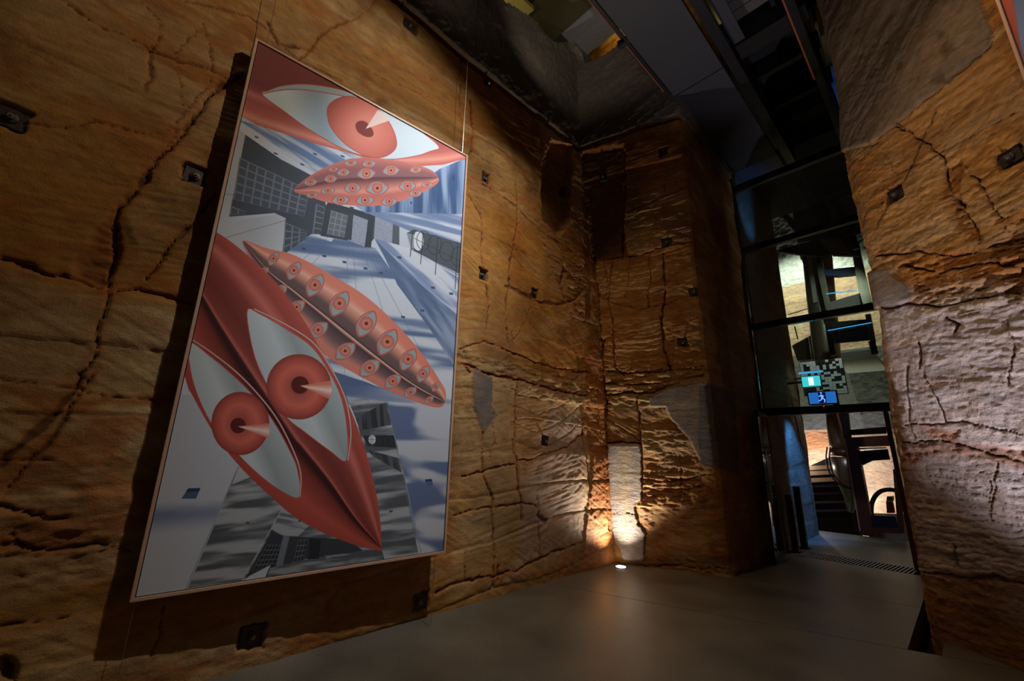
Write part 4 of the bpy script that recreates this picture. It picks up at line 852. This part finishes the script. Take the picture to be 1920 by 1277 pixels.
lab = ['square steel anchor plate in the shadow edge just left of the large painting', 'dark anchor plate at the far left edge of the left rock wall', 'weathered anchor plate low on the rock below the large painting near its left half', 'anchor plate near the floor below the lower right corner of the large painting',
 'small anchor high above the large painting just under the shotcrete edge', 'small anchor right under the shotcrete edge, beside the right hanging wire', 'small anchor beside the upper right corner of the large painting', 'small anchor beside the middle of the right frame of the large painting', 'anchor at the start of the curved saw groove, left of the corner', 'lone anchor low on the smooth pale rock between painting and corner']
for (u, v), (s_, t_), l_ in zip(BOLTS_L, BP_L, lab): anchor((XL-.042, s_, t_), (1, 0, 0), .075 if u > 800 else .09, l_, 0)
lab = ['topmost anchor on the rock pillar, near its upper edge', 'anchor in the dark recess strip beside the room corner', 'anchor where the long vertical crack begins on the pillar', 'anchor on the right arris of the rock pillar', 'lowest anchor on the pillar, right of the long crack']
NB = -BN if BN[1] > 0 else BN
for (u, v), (s_, t_), l_ in zip(BOLTS_B, BP_B, lab):
    P = B_plane_pt(np.array([s_]), np.array([t_]))[0]+NB*-.042; anchor(P, NB, .072, l_, 0)
lab = ['anchor plate on the right rock wall close to the passage edge', 'anchor plate on the right rock wall under the second painting']
for (u, v), (s_, t_), l_ in zip(BOLTS_R, BP_R, lab): anchor(RA+RD*s_+np.array([0, 0, t_])+RN*-.042, RN, .088, l_, 0)
# ------------------------------------------------------------------ floor uplight
up_ = tag(empty('floor_uplight', (-3.78, 5.90, 0)), 'round recessed floor uplight glowing white at the foot of the rock corner', 'lamp')
MB().lathe([(.085, -.02), (.085, .004), (.072, .006)], n=32).build('trim_ring', M['chrome'], up_)
MB().lathe([(.07, -.01), (.07, .008), (.04, .010)], n=32).build('lens', M['lamp'], up_)
# uplight for the right wall, out of view, with an added light-blocking plate
wl = tag(empty('wall_uplight', (.90, 3.90, 0)), 'black floor uplight near the right rock wall with an added light-blocking plate', 'lamp')
MB().lathe([(.10, 0), (.10, .02), (.08, .03)], n=24).build('base', M['black'], wl); MB().lathe([(.07, .028), (.07, .034), (.04, .036)], n=24).build('lens', M['conc'], wl)
_q = [(.4*math.cos(math.radians(a)), .4*math.sin(math.radians(a))) for a in (126.5, 140, 155, 170)]
mb_ = MB()
for (xa, ya), (xb, yb) in zip(_q, _q[1:]): mb_.quad8([(xa, ya, 0), (xb, yb, 0), (xb*1.02, yb*1.02, 0), (xa*1.02, ya*1.02, 0), (xa, ya, .75), (xb, yb, .75), (xb*1.02, yb*1.02, .75), (xa*1.02, ya*1.02, .75)])
mb_.build('added_shield', M['black'], wl)  # plate added to keep the uplight's spill off the pillar
# pebbles in the gap by the right wall
for i, (x_, y_, r_) in enumerate([(-.56, 5.56, .05), (-.50, 5.63, .035), (-.44, 5.55, .03), (-.58, 5.70, .028), (-.40, 5.62, .04), (-.47, 5.74, .03)]):
    b_ = bmesh.new(); bmesh.ops.create_icosphere(b_, subdivisions=2, radius=r_)
    for v in b_.verts: v.co *= 1+.25*math.sin(v.co.x*60+i)*math.cos(v.co.y*50+i*2); v.co.z *= .6; v.co.x *= 1.3
    me = bpy.data.meshes.new('pebble'); b_.to_mesh(me); b_.free(); o = link('pebble', me, M['pebble'], smooth=True); o.location = (x_, y_, -.40+r_*.6+.005)
    tag(o, 'largest pale sandstone pebble in the gap beside the right wall' if i == 0 else 'small loose sandstone pebble in the dark gap beside the right wall', 'pebble', 'pebbles in the gap beside the right wall')
# ------------------------------------------------------------------ bridge overhead
BR = tag(empty('overhead_bridge', (-1.7, 5, 7.5)), 'dark steel footbridge crossing overhead from the top of the photo to the glass wall', 'bridge')
def bp(name, mt, c, s_, **k): o = MB().box((c[0]+1.7, c[1]-5, c[2]-7.5), s_, **k).build(name, mt, BR); return o
for y0, y1 in ((-1.5, 2.98), (3.0, 5.98), (6.0, 9.35)): bp('soffit_panel', M['panel'], (-2.02, (y0+y1)/2, 7.54), (.80, y1-y0, .08))
bp('girder', M['black'], (-1.5, 4, 8.0), (.14, 11, .9)); bp('girder', M['black'], (-2.34, 4, 8.05), (.1, 11, .9))
bp('side_rail', M['black'], (-2.53, 4, 7.66), (.035, 11, .05)); bp('side_rail', M['black'], (-2.47, 4, 7.56), (.03, 11, .03))
bp('lit_strip', M['redled'], (-2.55, 2.6, 7.635), (.012, 6.6, .012))
for y in (-.6, 1.1, 2.9, 4.6, 6.1): bp('bracket', M['black'], (-2.5, y, 7.60), (.24, .09, .10), bev=.01)
bp('flange_beam', M['panel'], (-1.33, 3, 7.72), (.16, 6.2, .04)); bp('flange_beam', M['panel'], (-1.33, 3, 7.92), (.03, 6.2, .4))
c_ = MB()
for i in range(64): c_.box((-.98+1.7, -.2+i*.095-5, 8.02-7.5+(.018 if i % 2 else 0)), (.66, .095, .03))
tag(c_.build('corrugated_soffit', M['deck'], BR), kind='stuff')
bp('cross_beam', M['black'], (-.95, 6.05, 7.9), (.9, .3, .5)); bp('conduit', M['black'], (-.84, 3, 7.96), (.05, 6.2, .05))
bp('edge_beam', M['black'], (-.62, 4, 7.75), (.1, 11.5, .42)); bp('lit_edge', M['redled'], (-.68, 4.6, 7.55), (.02, 5.4, .02))
bp('dark_deck', M['dark'], (-1.05, 7.9, 8.25), (.95, 3.9, .1)); bp('dark_deck', M['dark'], (-1.6, 10.78, 7.95), (2.4, 2.85, .1))
for y in (7.0, 7.9): bp('cross_beam', M['black'], (-.95, y, 7.98), (.9, .1, .28))
# ------------------------------------------------------------------ upper opening with lit rock behind
UO = tag(empty('upper_gallery_slab', (-4.4, 5.9, 10.6)), 'pale concrete slab and beams with yellow lamplight in their colour seen through the ragged opening above the corner', 'slab')
def uo(name, mt, c, s_): return MB().box((c[0]+4.4, c[1]-5.9, c[2]-10.6), s_).build(name, mt, UO)
uo('soffit', M['conc'], (-4.15, 6.05, 10.62), (.95, .92, .2)); uo('beam', M['olive'], (-4.6, 5.1, 10.45), (2.0, .9, .3)); uo('beam', M['olive'], (-5.0, 3.4, 10.6), (.25, 3.0, .3))

def uprism(name, mt, pxs, ax, val, th):
    o = np.array(UO.location); v_ = [0, 0, 0]; v_[ax] = th; return MB().prism([tuple(on_axis(u, v, ax, val)-o) for u, v in pxs], v_).build(name, mt, UO)
uprism('jamb', M['yellow'], [(1090, 91), (1096, 89), (1101, 130), (1095, 132)], 1, 6.56, .1)
uprism('jamb', M['yellow'], [(1156, 78), (1176, 64), (1182, 84), (1162, 106)], 1, 6.60, .1)
uprism('ledge', M['yellow'], [(915, -25), (975, -6), (1001, 19), (983, 34), (925, 4)], 2, 10.2, .1)
Sx = np.arange(0, 5.5, .04); Tx = np.arange(0, 4, .04)
XU, YU = -6.6, 7.3
def U_pos(S, T): return np.stack([XU+S, np.full(S.shape, YU)+.12*S*0, 8.4+T], -1), np.broadcast_to(np.array([0, -1., 0]), S.shape+(3,))
UW = Wall(Sx, Tx, U_pos, lambda u, v: (0, 0), 210); UW.H += .12*(fbm(UW.S*4, UW.T*4, 4, 211)-.5)
tag(UW.build('upper_rock_wall'), kind='structure')
def U2_pos(S, T): return np.stack([np.full(S.shape, -6.4), 1.8+S, 8.4+T], -1), np.broadcast_to(np.array([1., 0, 0]), S.shape+(3,))
UW2 = Wall(Sx, Tx, U2_pos, lambda u, v: (0, 0), 220); UW2.H += .12*(fbm(UW2.S*4, UW2.T*4, 4, 221)-.5)
tag(UW2.build('upper_rock_wall'), kind='structure')
# panels coloured as yellow-lit wall, and blue glazing, above the passage on the right
UR = tag(empty('high_window', (-.3, 9.3, 11)), 'walls coloured as if lit yellow and blue tinted glazing glimpsed high between the bridge and the right wall', 'window')
for n_, mt_, c, s_ in (('yellow_lit_panel', M['yellow'], (-.6, 10.3, 12.1), (1.6, .1, 2.3)), ('mullion', M['black'], (-.72, 10.1, 10.8), (.06, .06, 4.6)), ('mullion', M['black'], (-.5, 10.1, 10.8), (.04, .04, 4.6)), ('blue_panel', M['blue'], (-.5, 10.2, 9.6), (1.3, .05, 2.6)), ('transom', M['black'], (-.5, 10.08, 10.0), (1.2, .05, .06))):
    MB().box((c[0]+.3, c[1]-9.3, c[2]-11), s_).build(n_, mt_, UR)
# ------------------------------------------------------------------ glazed wall above the doorway
GY = 8.8
GW = empty('window_1', (-1.58, GY, 0)); tag(GW, kind='structure')
def gp(name, mt, c, s_, **k): return MB().box((c[0]+1.58, c[1]-GY, c[2]), s_, **k).build(name, mt, GW)
for z, h_ in ((2.40, .13), (4.03, .12), (5.65, .12), (7.08, .14)): gp('transom', M['frame'], (-1.42, GY, z), (2.2, .10, h_))
gp('mullion', M['frame'], (-2.50, GY, 3.7), (.05, .10, 7.5)); gp('mullion', M['frame'], (-.36, GY, 3.7), (.06, .10, 7.5))
for z0, z1_ in ((2.465, 3.97), (4.09, 5.59), (5.71, 7.01), (7.15, 8.6)):
    for xa, xb in ((-2.475, -1.60), (-1.594, -.39)): gp('pane', M['glass'], ((xa+xb)/2, GY+.01, (z0+z1_)/2), (xb-xa, .012, z1_-z0))
# glass door leaves standing open
D1 = empty('door_1', (-2.42, 8.72, 0)); tag(D1, kind='structure')
MB().box((0, -.42, 1.19), (.012, .80, 2.30)).build('glass_leaf', M['glass'], D1)
MB().box((0, -.42, .05), (.045, .82, .10)).box((0, -.42, 2.33), (.045, .82, .06)).box((0, -.83, 1.19), (.03, .02, 2.3)).build('leaf_rail', M['frame'], D1)
h = MB().tube([(.05, -.74, .85), (.05, -.74, 1.75)], .012, 10).tube([(.0, -.74, .95), (.05, -.74, .95)], .008, 8).tube([(.0, -.74, 1.65), (.05, -.74, 1.65)], .008, 8).build('door_handle', M['chrome'], D1, True)
D1.rotation_euler = (0, 0, .12)
D2 = empty('door_2', (-.80, 9.2, 0)); tag(D2, kind='structure')
MB().box((0, .55, 1.7), (.012, .9, 1.35)).build('glass_leaf', M['glass'], D2); MB().box((0, .55, .52), (.05, .95, 1.02)).build('kick_panel', M['redwood'], D2)
MB().box((0, .08, 1.2), (.06, .05, 2.4)).box((0, 1.02, 1.2), (.06, .05, 2.4)).build('leaf_stile', M['redwood'], D2)
# door posts at the left, dark
for x_, y_, hh, mt_, lb in ((-2.34, 9.75, 1.08, M['black'], 'short black post standing beside the blue lit rock in the passage'), (-2.36, 9.25, .95, M['redwood'], 'red-brown post at the left foot of the glass door')):
    b_ = tag(empty('passage_post', (x_, y_, 0)), lb, 'post'); MB().box((0, 0, hh/2), (.10, .10, hh), bev=.008).build('shaft', mt_, b_); MB().box((0, 0, .01), (.16, .16, .02)).build('base_plate', M['black'], b_)
# exit sign on the transom
s1 = tag(empty('exit_sign', (-1.52, GY-.07, 2.59)), 'dim blue exit sign with a running figure on the black transom over the doorway', 'sign')
MB().box((0, 0, 0), (.42, .05, .23), bev=.006).build('housing', M['black'], s1); MB().box((0, -.028, .0), (.38, .006, .19)).build('face', M['sign2'], s1)
def runner(mb, sc, y):
    for a, b, r in (((-.01, .045), (.0, -.005), .014), ((.0, -.005), (.028, -.03), .009), ((.028, -.03), (.02, -.07), .008), ((.0, -.005), (-.022, -.035), .009), ((-.022, -.035), (-.05, -.045), .008), ((-.01, .04), (.025, .02), .007), ((-.01, .04), (-.04, .02), .007)):
        mb.tube([(a[0]*sc, y, a[1]*sc), (b[0]*sc, y, b[1]*sc)], r*sc, 6)
    mb.lathe([(.001, -.015*sc), (.013*sc, 0), (.001, .015*sc)], (-.008*sc, y, .072*sc), 8); return mb
runner(MB(), 1.1, -.033).build('running_figure', M['figure2'], s1)
MB().box((-.0, -.0305, 0), (.10, .004, .18)).build('figure_field', M['blue'], s1); MB().box((.0, -.03, -.145), (.008, .02, .008)).build('charge_light', M['led'], s1)
s2 = tag(empty('exit_sign', (-2.05, 10.9, 3.20)), 'bright cyan exit sign bracketed to the passage rock beyond the glass', 'sign')
MB().box((0, 0, 0), (.36, .05, .25), bev=.006).build('housing', M['black'], s2); MB().box((0, -.028, 0), (.33, .006, .22)).build('face', M['sign1'], s2); MB().box((0, -.034, 0), (.085, .006, .16)).build('figure_field', M['figure1'], s2)
MB().box((0, 0, .20), (.42, .02, .04)).build('hanger_strip', M['tube'], s2)
MB().box((-.31, .0, .0), (.34, .03, .05)).build('wall_bracket', M['black'], s2)
# ------------------------------------------------------------------ passage: left rock wall beyond the glass
def Pas_pos(S, T): return np.stack([-2.46+.0*S-.02*S, 8.9+S, T], -1), np.broadcast_to(np.array([1., 0, 0]), S.shape+(3,))
PWl = Wall(np.arange(0, 2.9, .03), np.arange(-.1, 8.6, .03), Pas_pos, lambda u, v: (0, 0), 230)
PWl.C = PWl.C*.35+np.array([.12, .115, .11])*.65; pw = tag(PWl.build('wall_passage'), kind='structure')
def Pas2_pos(S, T): return np.stack([-2.515-S, np.full(S.shape, 11.78), T], -1), np.broadcast_to(np.array([0., 1, 0]), S.shape+(3,))
tag(Wall(np.arange(0, 3, .06), np.arange(-.6, 8.6, .06), Pas2_pos, lambda u, v: (0, 0), 232).build('wall_passage'), kind='structure')
# far room: rock wall with shotcrete above each level
FY = 16.9
def F_to(u, v): p = on_axis(u, v, 1, FY); return (p[0], p[2])
def F_pos(S, T): return np.stack([S, np.full(S.shape, FY), T], -1), np.broadcast_to(np.array([0, -1., 0]), S.shape+(3,))
FWl = Wall(np.arange(-6.5, .8, .025), np.arange(-1.2, 12, .025), F_pos, F_to, 240)
FWl.C = FWl.C*.5+PALE*.4; S, T = FWl.S, FWl.T
z_a = F_to(1500, 532)[1]; z_b = F_to(1530, 808)[1]; z_c = F_to(1500, 665)[1]
FWl.H += .05*(fbm(S*5, T*7, 4, 241)-.5)
shotcrete(FWl, sm(z_a, z_a+.04, T), (.42, .45, .50), 250, .09); shotcrete(FWl, sm(z_b, z_b+.04, T)*(1-sm(z_c-.04, z_c, T)), (.10, .105, .11), 260, .05)
FWl.region([(1510, 812), (1560, 808), (1560, 842), (1510, 846)], .1, 0, RUST*1.7, .7, .04)
tag(FWl.build('wall_far'), kind='structure')
def Fr_pos(S, T): return np.stack([np.full(S.shape, .6), 9.2+S, T], -1), np.broadcast_to(np.array([-1., 0, 0]), S.shape+(3,))
tag(Wall(np.arange(0, 8, .08), np.arange(-1, 9, .08), Fr_pos, lambda u, v: (0, 0), 270).build('wall_far_right'), kind='structure')
MB().box((-3, 13.4, 12.0), (8, 7.4, .2)).build('ceiling', M['dark'])['kind'] = 'structure'
def far_pt(u, v, y): return on_axis(u, v, 1, y)
# landing slab between levels, with glass balustrade
LS = tag(empty('upper_landing', (-2.4, 14.6, 3.9)), 'dark landing slab with smoked glass front seen through the middle pane', 'landing')
def qbox(name, mt, pxs, y, th, parent):    # a plate parallel to the glass wall at depth y, real thickness th
    o = parent.location; ps = [far_pt(u, v, y) for u, v in pxs]; return MB().prism([(p[0]-o[0], y-o[1], p[2]-o[2]) for p in ps], (0, th, 0)).build(name, mt, parent)
qbox('slab_edge', M['black'], [(1485, 648), (1522, 628), (1536, 665), (1545, 672), (1495, 676)], 14.7, .3, LS)
qbox('slab_face', M['greyconc'], [(1560, 664), (1635, 655), (1645, 672), (1562, 680)], 14.6, 2.2, LS)
RL = tag(empty('stair_railing', (-3, 14.4, 4)), 'thin steel railing on the upper landing in front of bright rock', 'railing')
for (a, b) in (((1478, 590), (1520, 577)), ((1478, 606), (1490, 600)), ((1490, 612), (1496, 636))):
    p, q_ = far_pt(*a, 14.4), far_pt(*b, 14.4); MB().tube([tuple(p-np.array(RL.location)), tuple(q_-np.array(RL.location))], .018, 8).build('rail', M['bolt'] if b[0] == 1520 else M['black'], RL)
# lift hulls: upper glazed column and lower tapering hull
LH = tag(empty('lift_shaft', tuple(far_pt(1535, 700, 14.0))), 'tall round metal lift column with glazed slot behind the upper panes', 'lift')
def col_lathe(parent, stations, y, name, mt):
    o = np.array(parent.location); pts = []; rr = []
    for ul, ur, v in stations:
        a, b = far_pt(ul, v, y), far_pt(ur, v, y); pts.append(tuple((a+b)/2-o)); rr.append(abs(b[0]-a[0])/2)
    return MB().tube(pts, rr, 28).build(name, mt, parent, True)
col_lathe(LH, [(1502, 1560, 478), (1505, 1562, 490), (1512, 1568, 560), (1517, 1572, 600), (1522, 1576, 650), (1530, 1578, 690), (1545, 1580, 722)], 14.0, 'hull', M['hull'])
col_lathe(LH, [(1498, 1562, 470), (1500, 1564, 478)], 14.0, 'top_ring', M['black'])
qbox('mullion', M['black'], [(1530, 480), (1537, 478), (1553, 576), (1546, 578)], 13.6, .05, LH)
qbox('glazed_slot', M['conc'], [(1513, 482), (1522, 480), (1533, 566), (1525, 568)], 13.62, .02, LH)
qbox('glazed_slot', M['sign1'], [(1541, 655), (1549, 648), (1551, 670), (1543, 671)], 13.58, .02, LH) if False else None
_b = far_pt(1562, 722, 14.0); MB().tube([tuple(_b-np.array(LH.location)), (_b[0]-LH.location[0], .0, -.48-LH.location[2])], .07, 16).build('stem', M['black'], LH)
LL = tag(empty('lift_hull', tuple(far_pt(1560, 900, 13.6))), 'lower tapering metal lift hull with a bright lit edge seen through the doorway', 'lift')
col_lathe(LL, [(1548, 1572, 775), (1550, 1578, 800), (1554, 1588, 830), (1556, 1600, 845)], 13.6, 'neck', M['hull'])
col_lathe(LL, [(1555, 1612, 843), (1556, 1614, 856)], 13.6, 'collar', M['redwood'])
col_lathe(LL, [(1557, 1612, 857), (1563, 1613, 885), (1572, 1614, 910), (1583, 1612, 935), (1588, 1600, 960)], 13.6, 'cone', M['hull'])
for off in (0, 1):
    pts = [tuple(far_pt(u+off*6, v, 13.2)-np.array(LL.location)) for u, v in spline([(1551, 838), (1549, 862), (1555, 885), (1567, 902), (1580, 912), (1594, 917)], 5)]
    MB().tube(pts, .016, 8).build('cable', M['rubber'], LL, True)
# dark stair flight at lower left of the doorway
ST = tag(empty('stair_flight', (-3, 14.3, -.5)), 'dark stair flight rising to the left beyond the doorway', 'stairs')
qbox('stringer', M['black'], [(1500, 885), (1524, 871), (1558, 856), (1566, 880), (1590, 935), (1614, 985), (1616, 1010), (1500, 1012)], 14.3, .12, ST)
for i, (yp, x1_) in enumerate([(874, 1562), (884, 1566), (897, 1572), (911, 1578), (925, 1585), (941, 1592), (957, 1600), (973, 1606)]):
    m_ = M['treadwood'] if i < 3 else M['stairblue'] if i in (5, 6) else M['black']
    qbox('tread', m_, [(1515, yp), (x1_, yp-2), (x1_, yp+ (5 if i < 3 else 2)), (1515, yp+(8 if i < 3 else 3))], 14.28-.03*i, .10, ST)
# portal frame of timber at the end of the passage
PF = tag(empty('portal_frame', (-1.5, 12.4, 0)), 'brown timber portal with black panels at the end of the passage', 'frame')
def pf(name, mt, pxs, y, th): return qbox(name, mt, pxs, y, th, PF)
pf('post', M['redwood'], [(1583, 823), (1606, 826), (1639, 1006), (1613, 1003)], 12.4, .25)
pf('trim_edge', M['timber'], [(1582, 822), (1585, 822), (1614, 996), (1611, 996)], 12.38, .02)
pf('lintel', M['redwood'], [(1583, 821), (1668, 816), (1668, 836), (1586, 839)], 12.42, .2)
pf('crossbar', M['black'], [(1590, 806), (1662, 800), (1662, 813), (1592, 816)], 12.5, .12)
pf('header_panel', M['dark'], [(1608, 846), (1664, 842), (1668, 862), (1635, 864), (1614, 874), (1611, 870)], 12.6, .1)
pf('light_bar', M['conc'], [(1605, 840), (1662, 838), (1662, 841), (1605, 843)], 12.38, .02)
pf('upper_post', M['black'], [(1574, 772), (1590, 772), (1596, 824), (1582, 824)], 12.6, .12)
pf('sill_panel', M['navy'], [(1628, 966), (1678, 968), (1684, 992), (1634, 990)], 12.42, .08)
pf('sill', M['redwood'], [(1632, 989), (1688, 991), (1690, 1001), (1636, 998)], 12.38, .2)
pf('side_post', M['redwood'], [(1674, 880), (1684, 880), (1696, 1000), (1684, 1000)], 12.4, .1)
# rock ledge rail, hose and red box in the opening
LG = MB().prism([tuple(far_pt(1630, 967, 13.0)), tuple(far_pt(1690, 969, 13.0)), (-1.0, 13.0, -.5), (-1.9, 13.0, -.5)], (0, .7, 0)).build('rock_plinth', M['greyconc']); LG['kind'] = 'structure'; LG.name = 'trim_1'
HZ = tag(empty('coiled_hose', tuple(far_pt(1640, 930, 13.2))), 'thick black hose arching in the opening of the portal frame', 'hose')
pts = [tuple(far_pt(u, v, 13.2)-np.array(HZ.location)) for u, v in spline([(1634, 968), (1634, 948), (1640, 932), (1652, 921), (1668, 918), (1680, 920)], 6)]
MB().tube(pts, .045, 10).build('hose_body', M['rubber'], HZ, True)
MB().tube([pts[-1], (pts[-1][0]+.05, pts[-1][1], pts[-1][2])], .055, 10).build('coupling', M['chrome'], HZ)
RB = tag(empty('red_cabinet', tuple(far_pt(1668, 950, 13.4))), 'small red box with grey lid beside the hose beyond the portal', 'box')
qbox('body', M['red'], [(1661, 940), (1673, 941), (1677, 962), (1663, 962)], 13.4, .2, RB); qbox('lid', M['bolt'], [(1663, 931), (1674, 931), (1674, 940), (1662, 939)], 13.38, .24, RB)
# blue curved balcony band and light tubes of the level above
BB = tag(empty('balcony_band', (-1.2, 13.2, 5.8)), 'deep blue balcony edge band behind the upper glass pane', 'balcony')
qbox('band', M['blue'], [(1542, 506), (1604, 500), (1606, 513), (1570, 517), (1544, 516)], 13.2, .2, BB)
qbox('post', M['hull'], [(1597, 470), (1612, 466), (1634, 566), (1614, 572)], 13.0, .1, BB); qbox('post', M['hull'], [(1530, 495), (1542, 490), (1556, 576), (1548, 580)], 13.1, .1, BB)
qbox('lower_beam', M['greyconc'], [(1550, 568), (1612, 550), (1618, 570), (1552, 585)], 13.0, .12, BB)
p, q_ = far_pt(1549, 551, 13.1), far_pt(1606, 545, 13.1); MB().tube([tuple(p-np.array(BB.location)), tuple(q_-np.array(BB.location))], .014, 8).build('blue_tube', M['tube'], BB)
LBm = tag(empty('lower_beams', (-1.2, 12.8, 4)), 'black beams and blue line between levels behind the middle pane', 'beam')
qbox('beam', M['black'], [(1558, 604), (1630, 598), (1634, 612), (1560, 621)], 12.8, .15, LBm); qbox('beam', M['dark'], [(1562, 621), (1634, 612), (1640, 636), (1566, 643)], 12.9, .1, LBm)
qbox('post', M['black'], [(1546, 604), (1556, 602), (1568, 664), (1556, 668)], 12.7, .12, LBm); qbox('post', M['hull'], [(1622, 590), (1632, 588), (1642, 640), (1632, 642)], 12.7, .12, LBm)
qbox('post', M['dark'], [(1628, 640), (1640, 638), (1646, 662), (1634, 664)], 12.7, .12, LBm)
p, q_ = far_pt(1552, 620, 12.7), far_pt(1634, 605, 12.7); MB().tube([tuple(p-np.array(LBm.location)), tuple(q_-np.array(LBm.location))], .012, 8).build('blue_tube', M['tube'], LBm)
# ceiling baffle boards above the far room
CB = tag(empty('ceiling_boards', (-1.8, 12.5, 7.2)), 'dark angled ceiling boards behind the top glass panes', 'ceiling board')
qbox('board', M['greyconc'], [(1400, 470), (1500, 465), (1560, 470), (1530, 485), (1470, 475)], 12.6, .1, CB) if False else None
for pxs, y, mt_ in (([(1445, 380), (1455, 378), (1500, 425), (1488, 432)], 12.5, M['dark']), ([(1484, 380), (1606, 350), (1612, 436), (1494, 452)], 12.6, M['dark']), ([(1530, 440), (1560, 428), (1612, 480), (1560, 478)], 12.7, M['greyconc']), ([(1455, 470), (1600, 430), (1612, 462), (1540, 480), (1505, 478)], 12.9, M['dark'])):
    qbox('board', mt_, pxs, y, .12, CB)
# added black and white tile screen that imitates a reflection in the glass
TS = tag(empty('tile_reflection', tuple(far_pt(1550, 705, 11.4))), 'screen of small black and white tiles added behind the lowest glass pane to imitate a reflection', 'screen')
to = np.array(TS.location); cw = 13; rh = 14; tile_me = {}
c0_ = far_pt(1499, 680, 11.4); cR = far_pt(1578, 672, 11.4); cB = far_pt(1513, 742, 11.4)
ux = (cR-c0_); uz = np.array([0, 0, cB[2]-c0_[2]]); wx = ux[0]/cw; wz = -uz[2]/rh
MB().box(((c0_[0]+ux[0]/2)-to[0], .03, (c0_[2]+uz[2]/2)-to[2]), (abs(ux[0])+.02, .02, abs(uz[2])+.02)).build('backing', M['dark'], TS)
MB().box(((c0_[0]-to[0]-2.47-to[0])/2, .03, 0), (c0_[0]+2.50, .03, .04)).build('wall_bracket', M['black'], TS)
random.seed(11)
for i in range(cw):
    for j in range(rh):
        if j > 8 and i < 4: continue
        k = 'b' if random.random() < .34 else 'w'
        if k not in tile_me:
            o = MB().box((0, 0, 0), (wx*.92, .02, wz*.9)).build('tile', M['tileb' if k == 'b' else 'tilew'], TS); tile_me[k] = o
        else: o = tile_me[k].copy(); COL.objects.link(o); o.parent = TS
        o.location = (c0_[0]+wx*(i+.5)-to[0], .01, c0_[2]-wz*(j+.5)-to[2])
